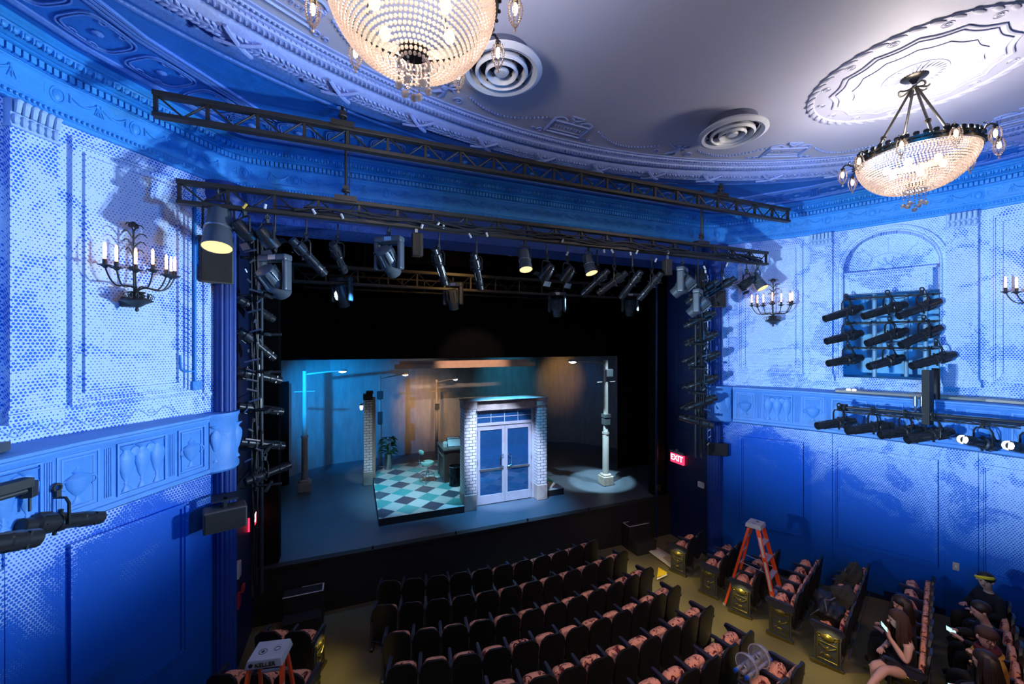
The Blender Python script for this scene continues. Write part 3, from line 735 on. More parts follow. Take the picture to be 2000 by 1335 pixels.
# ------------------------------------------------------------------ wall sconces
def sconce(sd,t,label):
    root=thing('wall_sconce',label,'wall lamp',(0,0,0),0,'candle arm wall sconces'); Fm=wframe(sd,t,5.62,.03)
    root.matrix_world=Fm if sd=='L' or True else Fm
    def P(name,fn,mt,parent=root,smooth=True):
        mb=MB(); fn(mb); return mb.build(name,mt,parent,smooth)
    yc=.17
    def urnb(m):
        m.lathe([(0,-.04),(.015,-.03),(.02,-.01),(.012,.01),(.05,.03),(.09,.06),(.15,.085),(.155,.095),(.10,.12),(.07,.14),(.08,.16),(.06,.175),(.085,.19),(.08,.20),(0,.205)],20,Matrix.Translation((0,yc,0)))
    P('urn_body',urnb,M['iron']); P('wall_plate',lambda m:m.box(-.05,.05,0,yc,.02,.14),M['iron'])
    def palm(m):
        m.tube([(0,yc-.04,.2),(0,yc-.05,.5),(0,yc-.05,.95)],.011,6)
        for z,l in ((.62,.10),(.72,.13),(.82,.14),(.92,.10)):
            for s in (-1,1): m.tube([(s*l*u,yc-.05+.02*u,z+.11*math.sin(u*PI*.75)-.02*u) for u in (0,.25,.5,.75,1)],[.007,.009,.008,.007,.004],5)
        for s in (-1,0,1,): m.sup((s*.03,yc-.05,1.01-abs(s)*.015),(.028,.02,.035),1,1,8,5)
        m.lathe([(.05,.48),(.04,.5),(.015,.51)],12,Matrix.Translation((0,yc-.05,0)))
    P('palm_stem',palm,M['iron'])
    for k in range(7):
        a=math.radians(-78+26*k); r=.41-.05*abs(math.sin(k*1.3)); dz=.06*math.cos(k*2.1)
        dx,dy=math.sin(a),math.cos(a)*.62
        def arm(m):
            m.tube([(dx*r*u,yc+dy*r*u,.20+.16*math.sin(PI*u*.9)*(1-u)*1.6-.10*math.sin(PI*u)+.22*u**4+dz*u*.3) for u in [q/14 for q in range(15)]],.008,6)
            m.tube([(dx*r*(.35+.10*math.cos(q*.7)*(1-q/14)),yc+dy*r*.4,.14+.05*math.sin(q*.7)*(1-q/14)) for q in range(11)],.005,5)
        zt=.42+dz*.3
        ar=P('candle_arm',arm,M['iron']); T=Matrix.Translation((dx*r,yc+dy*r,zt))
        P('drip_pan',lambda m:m.lathe([(.01,-.02),(.03,0),(.062,.012),(.06,.018),(.02,.012),(.02,.075),(.016,.08),(0,.08)],14,T),M['iron'],ar)
        P('candle_bulb',lambda m:m.lathe([(0,.08),(.013,.085),(.014,.22),(.011,.255),(0,.27)],8,T),M['candle'],ar)
    pw=Fm@Vector((0,yc+.22,.62)); light('POINT','sconce_light',pw,1.6,(1,.60,.36),shadow_soft_size=.12)
    return root
sconce('L',1.40,'candle arm wall sconce with palm top on the left wall')
sconce('R',1.36,'small distant candle arm wall sconce beside the arch on the right wall')
sconce('R',5.14,'candle arm wall sconce cut off by the right edge of the picture')
# ------------------------------------------------------------------ trusses
def truss(Y,xl,xr,zt,zb,label,pitch=.503,depth=.10,ch=.055,mt=None,group='overhead lighting trusses'):
    mt=mt or M['truss']; t=thing('lighting_truss',label,'truss',(xl,Y,zb),0,group); t.location=(0,0,0)
    mb=MB(); mb.box(xl,xr,Y-depth/2,Y+depth/2,zt-ch,zt); mb.build('top_chord',mt,t,bevel=.006)
    mb=MB(); mb.box(xl,xr,Y-depth/2,Y+depth/2,zb,zb+ch*.85); mb.build('bottom_chord',mt,t,bevel=.006)
    n=int(round((xr-xl)/pitch)); p=(xr-xl)/n
    q_=lambda m,nm: m.build(nm,mt,t)
    for k in range(n+1):
        x=min(max(xl+p*k,xl+.02),xr-.02); mu=MB(); mu.box(x-.017,x+.017,Y-.02,Y+.02,zb+ch*.8,zt-ch*.9); q_(mu,'upright')
        if k<n:
            xm=x+p/2; md=MB(); md.cyl((x+.03,Y,zt-ch),(xm-.01,Y,zb+ch),.012,n=6); q_(md,'diagonal_brace'); md=MB(); md.cyl((xm+.01,Y,zb+ch),(x+p-.03,Y,zt-ch),.012,n=6); q_(md,'diagonal_brace')
    return t
T1=truss(5.525,-2.07,8.33,7.985,7.70,'empty upper black truss hung just below the ceiling')
T2=truss(5.95,-2.0,8.27,7.185,6.89,'lower black truss carrying the stage lights and cables')
for t,Y,z0,xs in ((T1,5.525,7.98,(-.15,6.42)),(T2,5.95,7.18,(-.12,6.40))):
    for x in xs:
        mb=MB(); mb.cyl((x,Y,z0),(x,5.525 if t is T1 else Y-.0,ZC if t is T1 else ZC),.018,n=8)
        mb.cyl((x+.05,Y,z0),(x+.05,Y,ZC if t is T1 else ZC),.006,n=5); mb.build('hanging_pipe',M['truss'],t)
        mb=MB(); mb.box(x-.14,x+.14,Y-.07,Y+.07,z0-.02,z0+.05); mb.torus((x,Y,z0+.13),.045,.014,14,6,None)
        mb.box(x-.035,x+.035,Y-.03,Y+.03,z0+.15,z0+.20); mb.build('hanging_bracket',M['truss'],t)
UT=truss(9.2,-1.2,7.6,6.86,6.45,'amber lit truss hanging upstage behind the stage lights',.62,.12,.07)
UT2=truss(11.2,-1.2,7.8,6.98,6.60,'second dark truss hanging far upstage',.62,.12,.05)
for t,Y,z in ((UT,9.2,6.86),(UT2,11.2,6.98)):
    for x in (0.2,6.2):
        mb=MB(); mb.cyl((x,Y,z),(x,Y,8.6),.012,n=6); mb.build('hanging_cable',M['truss'],t)
# cables tied along the lower truss
tn=thing('cable_bundle','thick bundle of black cables looped along the lower truss','cable'); random.seed(3)
for q in range(9):
    mb=MB(); x=-1.0+random.random(); pts=[]
    while x<8.1:
        pts.append((x,5.95-.05-.03*math.sin(q)+.02*math.sin(x*3+q),6.985+.035*math.sin(x*(1.7+q*.13)+q)+.03*math.sin(x*5.1+q*2)-.01*q%.03)); x+=.16
    mb.tube(pts,.009+.004*(q%3),5); mb.build('cable',M['black'],tn,True)
M['plug']=paint('white_cable_plug',(.7,.68,.66),.4); M['plugy']=paint('yellow_connector',(.85,.5,.05),.4)
for i,(px,py) in enumerate([(478,402),(518,403),(613,413),(668,422),(824,442),(855,438),(866,443),(918,460),(951,458),(1099,470),(1108,495),(1180,490),(1196,490),(1232,495),(1244,492),(1281,508),(1305,492),(1376,522),(1378,530),(1420,517)]):
    p=atY(px,py,5.86); mb=MB(); a=i*1.3; mb.cyl(p-Vector((.02*math.cos(a),0,.03)),p+Vector((.02*math.cos(a),0,.03)),.017,n=8); mb.build('connector',M['plugy'] if i in (0,) else M['plug'],tn,True)
# ------------------------------------------------------------------ stage light fixtures
PM={}
def pmesh(key,fn,mt,smooth=True):
    if key not in PM:
        mb=MB(); fn(mb); o=mb.build(key,mt,None,smooth); PM[key]=o.data; bpy.data.objects.remove(o)
    return PM[key]
RX=Matrix.Rotation(PI/2,4,'Y')    # lathe axis onto +x
def inst(name,me,parent,rot=None,loc=None):
    o=bpy.data.objects.new(name,me); COL.objects.link(o); o.parent=parent
    if rot is not None: o.rotation_euler=rot
    if loc is not None: o.location=loc
    return o
M['lens']=paint('dark_lens_glass',(.05,.08,.12),.08,0,spec=1); M['lenslit']=glow('lit_lens',(.93,.96,1),60); M['warmglow']=glow('warm_lamp_glow',(1,.64,.27),1.9); M['paleglow']=glow('pale_lamp_glow',(1,.86,.62),5)
def basis(pos,B,U):
    B=B.normalized(); U=U.normalized(); P=U.cross(B)
    if P.length<.05: P=U.cross(Vector((1,0,0)))
    P.normalize(); X=P.cross(U).normalized()
    Mx=Matrix(((X.x,P.x,U.x,pos.x),(X.y,P.y,U.y,pos.y),(X.z,P.z,U.z,pos.z),(0,0,0,1)))
    ang=math.atan2(-(B.dot(U)),B.dot(X)); return Mx,ang
def fixture(kind,pos,B,label,group,U=Vector((0,0,1)),s=1.,pipe=None,lit=None,mt='fix',cat='stage light'):
    Mx,ang=basis(pos,B,U)
    names={'ell':'ellipsoidal_spotlight','par':'can_spotlight','scoop':'cylinder_downlight','mover':'moving_head_light'}
    r=thing(names[kind],label,cat,(0,0,0),0,group); r.matrix_world=Mx@Matrix.Scale(s,4)
    R=(0,ang,0); m_=M[mt]
    if kind=='ell':
        def hous(m):
            m.lathe([(0,-.30),(.05,-.30),(.062,-.29),(.062,-.21),(.085,-.19),(.088,-.06),(.07,-.04),(.07,0)],20,RX)
            for k in range(8):
                a=2*PI*k/8; m.box(-.17,-.07,-.004,.004,.085,.098,Matrix.Rotation(a,4,'X'))
        def bar(m):
            m.lathe([(.075,-.02),(.082,-.01),(.082,.03),(.062,.04),(.062,.20),(.07,.21),(.07,.30),(.066,.31),(.058,.31),(.058,.02)],20,RX)
            for a in (0,PI/2,PI,3*PI/2): m.box(.03,.22,-.012,.012,.058,.072,Matrix.Rotation(a+.5,4,'X'))
            m.box(-.005,.02,-.10,.10,-.012,.012); m.box(-.005,.012,-.012,.012,-.11,.11)
        def gf(m):
            m.lathe([(.062,.30),(.085,.30),(.085,.315),(.062,.315),(.062,.30)],4,RX@Matrix.Rotation(PI/4,4,'Z')); m.lathe([(.066,.31),(.066,.40),(.062,.40),(.062,.31)],20,RX)
        inst('lamp_housing',pmesh('housing'+mt,hous,m_),r,R); b=inst('lens_tube',pmesh('tube'+mt,bar,m_),r,R)
        inst('gel_frame',pmesh('gelframe'+mt,gf,m_),b)
        inst('lens',pmesh('lens'+str(lit),lambda m:m.lathe([(0,.305),(.03,.302),(.06,.295)],16,RX),M['lenslit'] if lit else M['lens']),b)
        yh=.22
    elif kind=='par':
        inst('lamp_can',pmesh('can'+mt,lambda m:m.lathe([(0,-.16),(.06,-.16),(.08,-.13),(.10,-.02),(.105,.0),(.105,.13),(.10,.13),(.10,.01)],20,RX),m_),r,R)
        b=inst('colour_frame',pmesh('pframe',lambda m:(m.lathe([(.09,.125),(.135,.125),(.135,.14),(.09,.14),(.09,.125)],4,RX@Matrix.Rotation(PI/4,4,'Z')),m.box(.13,.22,-.10,.10,.10,.105,Matrix.Rotation(-.3,4,'Y')),m.box(.13,.22,-.10,.10,-.105,-.10,Matrix.Rotation(.3,4,'Y'))),m_),r,R)
        inst('lens',pmesh('parlens',lambda m:m.lathe([(0,.09),(.05,.085),(.10,.07)],16,RX),M['lens']),r,R); yh=.20
    elif kind=='scoop':
        inst('lamp_can',pmesh('scoop'+mt,lambda m:m.lathe([(0,-.22),(.04,-.22),(.09,-.20),(.10,-.16),(.10,.0),(.106,.0),(.106,.03),(.11,.04),(.13,.22),(.125,.22),(.10,.04),(.09,0)],28,RX),m_),r,R)
        inst('glowing_opening',pmesh('scoopg',lambda m:m.lathe([(0,.212),(.06,.214),(.122,.216)],28,RX),M['warmglow']),r,R); yh=.26
        inst('support_ring',pmesh('sring',lambda m:m.lathe([(.108,.015),(.12,.015),(.12,.03),(.108,.03),(.108,.015)],24,RX),M['steel']),r,R)
    elif kind=='mover':
        def yoke(m):
            m.box(-.08,.08,-.235,.235,.30,.40); m.box(-.07,.07,-.235,-.165,-.12,.32); m.box(-.07,.07,.165,.235,-.12,.32)
        o=inst('moving_yoke',pmesh('myoke',yoke,M['fixgrey'],False),r); 
        bm_=o.modifiers.new('b','BEVEL'); bm_.width=.03; bm_.segments=3
        inst('name_plate',pmesh('mplate',lambda m:m.box(-.084,-.08,-.08,.04,.32,.385),M['steel'],False),o)
        inst('head',pmesh('mhead',lambda m:m.lathe([(0,-.26),(.09,-.26),(.12,-.24),(.135,-.16),(.145,-.02),(.15,.02),(.145,.06),(.12,.10),(.115,.22),(.105,.235),(.10,.22)],28,RX),M['fixgrey']),r,R)
        def fins(m):
            for k in range(10):
                a=2*PI*k/10; m.box(-.23,-.02,-.006,.006,.13,.158,Matrix.Rotation(a,4,'X'))
        inst('cooling_fins',pmesh('mfins',fins,M['fixgrey'],False),r,R)
        inst('lens',pmesh('mlens',lambda m:m.lathe([(0,.225),(.05,.22),(.10,.205)],20,RX),M['lens']),r,R); yh=.40
        inst('side_cap',pmesh('mcap',lambda m:(m.cyl((0,-.165,0),(0,-.12,0),.05),m.cyl((0,.12,0),(0,.165,0),.05)),M['fix']),r)
    if kind!='mover':
        w={'ell':.10,'par':.13,'scoop':.125}[kind]
        inst('yoke',pmesh('yoke'+kind,lambda m:m.tube([(0,-w,-.02),(0,-w,yh-.05),(0,-w+.03,yh),(0,w-.03,yh),(0,w,yh-.05),(0,w,-.02)],.012,4),M['fix'],False),r)
    inst('clamp',pmesh('clamp'+kind,lambda m:(m.box(-.02,.02,-.015,.015,yh,yh+.07),m.torus((0,0,yh+.09),.032,.011,12,6,Matrix.Translation((0,0,yh+.09))@Matrix.Rotation(PI/2,4,'X')@Matrix.Translation((0,0,-yh-.09)))),M['iron']),r)
    inst('cable',pmesh('cable'+kind,lambda m:m.tube([(-.22*(1-u)*math.cos(ang*0),.05*math.sin(PI*u)+.02,-.10*math.sin(PI*u)+(yh+.12)*u) for u in [q/10 for q in range(11)]],.006,5),M['black']),r)
    if pipe:
        tp=Mx@Vector((0,0,(yh+.06)*s)); pz=pipe
        if pz-tp.z>.02:
            mb=MB(); mb.cyl((0,0,yh+.08),(0,0,(pz-Mx.translation.z)/s),.014,n=8); mb.build('drop_pipe',M['iron'],r)
    return r
G1='lights hung on the lower truss'
# ellipsoidals on the truss: (rear px,py)->(front px,py), plane of the rear end, length
def ell_at(a,b,p0,L,label,group,deep=True,s=1.,pipe=None,**kw):
    p1=second(p0,b[0],b[1],L,deep); B=(p1-p0); pos=p0.lerp(p1,.43); return fixture('ell',pos,B,label,group,s=s,pipe=pipe,**kw)
EL=[((570,468),(633,534),.60,'long grey spotlight angled down right below the truss, second right of the left moving head'),
    ((650,476),(672,528),.58,'short looking spotlight below the truss midway between the two left moving heads'),
    ((848,486),(869,553),.60,'steep hanging spotlight right of the middle moving head'),
    ((925,496),(938,562),.60,'almost vertical spotlight left of the lit cylinder downlight at centre'),
    ((1188,528),(1139,574),.62,'leftmost of the four parallel spotlights leaning down left'),
    ((1224,532),(1168,573),.62,'second from left of the four parallel leaning spotlights'),
    ((1252,530),(1214,580),.62,'third from left of the four parallel leaning spotlights'),
    ((1292,533),(1249,583),.62,'rightmost of the four parallel leaning spotlights'),
    ((1410,543),(1332,598),.72,'long spotlight leaning left across the right moving head'),
    ((1440,540),(1372,583),.66,'long spotlight leaning left just left of the far right downlight')]
for a,b,L,lb in EL: ell_at(a,b,atY(a[0],a[1],5.95),L,lb,G1,s=.98*L/.66,pipe=6.90)
for px,py,bx,by,lb in ((478,452,.4,.3,'small black can light beside the far left downlight'),(522,466,.35,.35,'small black can light above the left moving head'),(1068,532,-.2,.4,'dark can light just right of the centre cylinder downlight'),(1108,536,-.2,.4,'dark can light left of the right cylinder downlight'),(1458,553,-.5,.2,'black can light beside the far right downlight')):
    fixture('par',atY(px,py,5.97),Vector((bx,by,-.45)),lb,G1,s=.95,pipe=6.9)
for px,py,B,s,lb in ((427,444,(0.02,-.30,-1),1.28,'large lit cylinder downlight at the left end of the lower truss'),(1025,507,(-.03,-.35,-1),.84,'lit cylinder downlight at the centre of the lower truss'),(1150,515,(.12,-.35,-1),.84,'lit cylinder downlight left of the four leaning spotlights'),(1480,548,(.12,-.45,-.8),.9,'lit cylinder downlight at the far right end of the lower truss')):
    fixture('scoop',atY(px,py,5.95),Vector(B),lb,G1,s=s,pipe=6.9,mt='fixgrey')
    p=atY(px,py,5.95)+Vector(B).normalized()*.3*s; spot('downlight_beam',p,p+Vector(B),22,(1,.72,.42),95,.8,.06)
for (px,py),(hx,hy),s,lb in (((537,552),(560,597),.92,'moving head light with grey yoke at the left of the lower truss'),((760,512),(775,562),.92,'moving head light hanging near the middle of the lower truss'),((1333,560),(1290,592),.95,'moving head light hanging at the right of the lower truss'),((1363,600),(1335,615),.9,'lower moving head light tucked behind the leaning spotlights at right')):
    p0=atY(px,py,6.0); sx=1 if hx>px else -1; fixture('mover',p0,Vector((.42*sx,.62,-.62)),lb,G1,s=s,pipe=6.9)
for px,py,lb in ((668,578,'dim moving head light on the upstage truss at left'),(885,585,'dim moving head light on the upstage truss near the middle'),(1088,600,'dim moving head light upstage below the dark can lights'),(1230,600,'dim moving head light upstage below the four leaning spotlights')):
    fixture('mover',atY(px,py,9.2),Vector((.2,.3,-.8)),lb,'dim moving lights over the stage',s=1.0,pipe=6.5)
# grey dimmer box and junction box on the lower truss
t=thing('dimmer_box','brown finned dimmer box hung under the truss right of the middle moving head','electrical box'); p=atY(813,478,5.95)
mb=MB(); mb.cbox(p,(.13,.12,.34)); mb.build('case',M['bronze'],t,bevel=.01)
mb=MB(); [mb.cbox(p+Vector((.07+.008,-.05+.014*k,0)),(.03,.006,.32)) for k in range(8)]; mb.build('heat_fins',M['truss'],t)
mb=MB(); mb.cbox(p+Vector((0,0,.22)),(.04,.03,.12)); mb.build('bracket',M['steel'],t)
t=thing('dimmer_box','dark upright box hung under the truss left of the right moving head','electrical box'); p=atY(1303,522,5.95)
mb=MB(); mb.cbox(p,(.15,.12,.30)); mb.build('case',M['truss'],t,bevel=.01)
mb=MB(); mb.cbox(p+Vector((0,0,.18)),(.04,.03,.10)); mb.build('bracket',M['steel'],t)
t=thing('smoke_detector','small white smoke detector under the dark stage ceiling','detector'); p=atY(997,495,9.0)
mb=MB(); mb.lathe([(0,-.05),(.06,-.05),(.09,-.02),(.10,.02),(0,.02)],16,Matrix.Translation(p)); mb.build('body',M['plug'],t,True)
mb=MB(); mb.cyl(p+Vector((0,0,.02)),p+Vector((0,0,1.6)),.01,n=6); mb.build('stem',M['iron'],t)
# ------------------------------------------------------------------ side booms
def atW(px,py,sd,off=0.):
    best=None
    dx,dy=ray(px)
    for i in range(1,len(NODES)-1):
        a=W(sd,NODES[i][0],0,off) ; b=W(sd,NODES[i+1][0],0,off); e=b-a
        det=e.x*(-dy)+e.y*dx
        if abs(det)<1e-9: continue
        k=(-a.x*(-dy)-(-a.y)*(-dx)*-1*-1)/det if False else ((a.y*dx-a.x*dy)/(e.x*dy-e.y*dx))
        if -.02<=k<=1.02 or i==len(NODES)-2:
            p=a+e*k; s=p.x/dx if abs(dx)>.3 else p.y/dy
            if s>0: return Vector((p.x,p.y,EYE+(671-py)*s/F))
    return best
for sd,x,y in (('L',-1.52,7.36),('R',7.38,6.86)):
    nm='left' if sd=='L' else 'right'
    t=thing('lighting_boom','vertical black pipe carrying a stack of spotlights at the %s of the stage'%nm,'pipe stand',(0,0,0))
    mb=MB(); mb.cyl((x,y,1.2 if sd=='L' else 2.6),(x,y,6.9),.03,n=12); mb.build('upright_pipe',M['iron'],t,True)
    mb=MB(); mb.cyl((x+.12*(1 if sd=='L' else -1),y+.05,1.2 if sd=='L' else 2.6),(x+.12*(1 if sd=='L' else -1),y+.05,6.9),.03,n=12); mb.build('second_pipe',M['iron'],t,True)
    mb=MB()
    for q in range(6): mb.tube([(x+.05*math.cos(q*1.9+z)*.8+.05*(1 if sd=='L' else -1),y-.05+.03*math.sin(z*3+q),z) for z in [1.4 if sd=='L' else 2.7]+[2.8+.14*k for k in range(30)]],.011,5)
    mb.build('cable_bundle',M['black'],t,True)
    for k in range(7 if sd=='L' else 6):
        mb=MB()
        z=(2.95+.60*k) if sd=='L' else 3.55+.55*k
        mb.cyl((x-.15,y-.03,z),(x+.42*(1 if sd=='L' else -1),y-.05,z),.022,n=10); mb.cyl((x+.25*(1 if sd=='L' else -1),y-.32,z),(x+.25*(1 if sd=='L' else -1),y+.1,z),.026,n=10)
        mb.cbox((x,y,z),(.10,.09,.07)); mb.build('side_arm',M['iron'],t,True)
    random.seed(5)
    for k in range(26): 
        mb=MB(); z=2.9+.155*k; mb.cyl((x+random.uniform(-.08,.16),y-.10,z),(x+random.uniform(-.08,.16),y-.13,z+.05),.016,n=6); mb.build('plug',M['steel'],t,True)
LB=[((466,584),(531,622)),((468,645),(533,698)),((463,724),(545,742)),((466,793),(548,803)),((470,862),(551,870)),((480,940),(563,908))]
for k,(a,b) in enumerate(LB):
    ell_at(a,b,atY(a[0],a[1],7.25),.66,'%s spotlight from the top of the left boom'%ORD[k+1],'spotlights on the left boom',s=1.0)
RBm=[((1398,609),(1336,638)),((1403,650),(1338,674)),((1408,688),(1342,714)),((1403,735),(1340,757)),((1400,775),(1338,799)),((1398,833),(1322,812))]
for k,(a,b) in enumerate(RBm):
    ell_at(a,b,atY(a[0],a[1],6.62),.66,'%s spotlight from the top of the right boom'%ORD[k+1],'spotlights on the right boom',s=1.05)
RB2=[((1385,652),(1335,670)),((1380,690),(1328,709)),((1375,745),(1334,757)),((1372,783),(1330,797))]
for k,(a,b) in enumerate(RB2):
    ell_at((a[0]+0,a[1]),b,atY(a[0],a[1]-6,7.0),.48,'narrow spotlight behind the %s row of the right boom'%ORD[k+2],'narrow spotlights behind the right boom',s=.8)
# ------------------------------------------------------------------ lights in the arches
AR_=[((1682,600),(1613,622)),((1768,594),(1688,617)),((1834,588),(1757,616)),((1682,650),(1616,666)),((1770,645),(1695,670)),((1836,640),(1762,673)),((1682,698),(1620,709)),((1762,698),(1700,715)),((1862,692),(1783,714))]
rown=('top','middle','bottom'); coln=('left','centre','right')
for k,(a,b) in enumerate(AR_):
    ell_at(a,b,atW(a[0],a[1],'R',.12),.72,'black spotlight in the %s row, %s column, of the right wall arch'%(rown[k//3],coln[k%3]),'nine spotlights in the right arch',deep=False,s=1.08)
for k,(a,b) in enumerate([((-25,530),(56,551)),((-30,650),(47,661)),((-38,750),(42,757))]):
    p0=atS(a[0],a[1],3.85); ell_at(a,b,p0,.46,'black spotlight barrel at the left picture edge, %s of three'%('topmost','middle','lowest')[k],'spotlights at the left picture edge',s=.95)
t=thing('pipe_rack','pale upright pipes and crossbars holding the spotlights in the right arch','pipe frame')
for px,o in ((1708,-.1),(1770,-.5),(1808,.05)):
    a=atW(px,570,'R',o); b=atW(px,738,'R',o); mb=MB(); mb.cyl((a.x,a.y,4.53),(a.x,a.y,6.2),.035,n=12); mb.build('upright_pipe',M['steelblue'] if 'steelblue' in M else M.setdefault('steelblue',paint('pale_painted_pipe',(.25,.45,.62),.4)),t,True)
for z in (6.12,5.62,5.12):
    a=W('R',2.62,z,.12); b=W('R',3.95,z,.14); mb=MB(); mb.cyl(a,b,.018,n=8)
    for q in range(5):
        c=a.lerp(b,(q+.5)/5); mb.cyl(c+Vector((-.05,0,-.02)),c+Vector((.05,.02,.03)),.016,n=6)
    mb.tube([a.lerp(b,q/14)+Vector((0,0,-.03-.02*math.sin(q*1.7))) for q in range(15)],.009,5)
    mb.build('crossbar',M['iron'],t,True)
mb=MB()
for q in range(5): mb.tube([W('R',3.86+.02*q,4.75-.04*k*(1 if k<12 else 1),.22+.20*math.sin(min(1,k/8)*PI/2)+.01*q) for k in range(17)],.015,5)
mb.build('cable_drop',M['black'],t,True)
# ------------------------------------------------------------------ balcony rails of spotlights, both sides
t=thing('pipe_rail','long black pipe with spotlights hung along the right box front','pipe')
def RA(px,py,o=.95): return atW(px,py,'R',o)
a=RA(1648,795); b=RA(1990,824); d=(b-a)/(b-a).length
z_=(a.z+b.z)/2
mb=MB(); mb.cyl(a,b+d*1.6,.028,n=12); mb.cyl(a+Vector((0,0,-.10))*0+Vector((.03,.03,-.05)),b+d*1.6+Vector((.03,.03,-.05)),.012,n=6); mb.build('pipe',M['iron'],t,True)
mb=MB(); mb.cbox(a+Vector((0,0,.0)),(.09,.09,.12)); mb.cyl(a,a+Vector((0,0,-.30)),.02,n=8); mb.build('end_bracket',M['iron'],t)
mb=MB(); c=RA(1812,800); mb.box(c.x-.07,c.x+.07,c.y-.05,c.y+.05,c.z-.25,4.75); mb.build('hanging_post',M['black'],t)
mb=MB()
for k,(px,py) in enumerate(((1788,790),(1801,790))):
    p=RA(px,py,.85); mb.cyl(p+Vector((0,0,.15)),p+Vector((0,0,-.02)),.03,n=10); mb.tube([p+Vector((0,0,-.02)),p+Vector((.02,0,-.2)),p+Vector((.08,0,-.28))],.014,6)
mb.build('plug_pair',M['steel'],t,True)
mb=MB()
for k in range(3): mb.tube([a.lerp(b,q/16)+Vector((0,-.02,-.05-.05*abs(math.sin(q*.8+k)))) for q in range(17)],.009,5)
mb.build('cable',M['black'],t,True)
RR=[((1668,822),(1598,831),'leftmost'),((1742,830),(1656,841),'second from left'),((1802,838),(1722,849),'third from left'),((1858,842),(1774,858),'fourth from left')]
for a_,b_,lb in RR:
    ell_at(a_,b_,RA(a_[0],a_[1],.85),.74,'dark spotlight on the rail along the right box front, %s'%lb,'dark spotlights on the right rail',deep=False,s=1.1)
KEYR=[]
for (px,py),lb in (((1892,860),'lit white spotlight at the right end of the rail, the smaller glow'),((1982,872),'lit white spotlight near the right picture edge, the bigger glow')):
    p=RA(px,py,1.0); aim=Vector((-2.3,5.4,5.9)); B=(aim-p).normalized(); pos=p-B*.32; fixture('ell',pos,B,lb,'lit spotlights on the right rail',s=1.15,lit=True); KEYR.append(p)
t=thing('pipe_rail','short black pipe end at the lower left edge with spotlights below','pipe')
a=atS(58,955,3.6); b=atS(-60,965,3.3); d=Vector((-.43,-.9,0)); b=a+d*1.3; mb=MB(); mb.cyl(a,b,.028,n=12); mb.build('pipe',M['iron'],t,True)
mb=MB(); mb.box(0,1.3,-.05,.05,.03,.11,Matrix(((d.x,d.y,0,a.x),(d.y,-d.x,0,a.y),(0,0,1,a.z),(0,0,0,1)))); mb.build('top_channel',M['black'],t)
mb=MB(); mb.cbox(a,(.08,.08,.14)); mb.cyl(a,a+Vector((0,0,-.2)),.012,n=8); mb.build('end_bracket',M['iron'],t,bevel=.01)
mb=MB(); c=a+d*.42; mb.box(c.x-.04,c.x+.03,c.y-.03,c.y+.03,c.z-.3,c.z+.3); mb.build('hanging_post',M['black'],t)
p0=atS(78,1026,3.55); ell_at((62,1024),(181,1011),atS(52,1026,3.6),.62,'bronze lit spotlight pointing right from the left edge rail','spotlights on the left edge rail',s=1.08)
f_=atS(69,1050,3.1); B_=(second(atS(52,1026,3.6),181,1011,.62)-atS(52,1026,3.6)).normalized(); fixture('ell',f_-B_*.43,B_,'bronze lit spotlight at the lower left picture edge, nearer than its neighbour','spotlights on the left edge rail',s=1.08)
t=thing('speaker','dark box standing on the left box front at the picture edge','speaker'); p=atW(8,873,'L',.30)
mb=MB(); mb.box(p.x-.35,p.x+.02,p.y-.2,p.y+.05,4.225,4.31); mb.build('cabinet',M['fixgrey'],t,bevel=.01); mb=MB(); mb.box(p.x-.3,p.x+.0,p.y-.205,p.y-.2,4.24,4.30); mb.build('front_grille',M['black'],t)
# ------------------------------------------------------------------ speakers
def speaker(pos,B,w,h,d,label,mt,br=None):
    Mx,ang=basis(pos,Vector((B[0],B[1],0)),Vector((0,0,1)))
    r=thing('speaker',label,'speaker',(0,0,0),0); r.matrix_world=Mx
    mb=MB(); mb.box(-d,0,-w/2,w/2,-h/2,h/2); mb.build('cabinet',mt,r,bevel=.02)
    mb=MB(); mb.box(0.001,.02,-w/2+.02,w/2-.02,-h/2+.02,h/2-.02); mb.build('front_grille',M['grille'] if 'grille' in M else M.setdefault('grille',paint('speaker_grille_cloth',(.035,.033,.03),.8,bump=.6,bscale=200)),r,bevel=.01)
    mb=MB(); mb.box(-d*.6,-d*.3,-.02,.02,h/2,h/2+.12); mb.box(-d-.08,-d*.2,-w*.3,w*.3,h/2+.10,h/2+.12); mb.build('mounting_bracket',M['iron'],r)
    return r
M['taupe']=paint('taupe_cabinet',(.09,.085,.08),.6)
p=atY(424,508,6.9); speaker(p,(.35,-.9),.40,.66,.30,'upright grey speaker high on the left column behind the downlight',M['taupe'])
p=atY(1403,583,6.95); speaker(p,(-.55,-.8),.34,.40,.28,'brown speaker high on the right column behind the leaning spotlights',paint('brown_cabinet',(.16,.08,.05),.6))
p=atY(441,1016,6.55); speaker(p,(.30,-.95),.50,.30,.28,'wide black speaker on the left column below the box front',M['taupe'])
p=atY(1402,878,6.95); speaker(p,(-.6,-.8),.46,.30,.34,'wide black speaker on the right column below the box front',M['fix'])
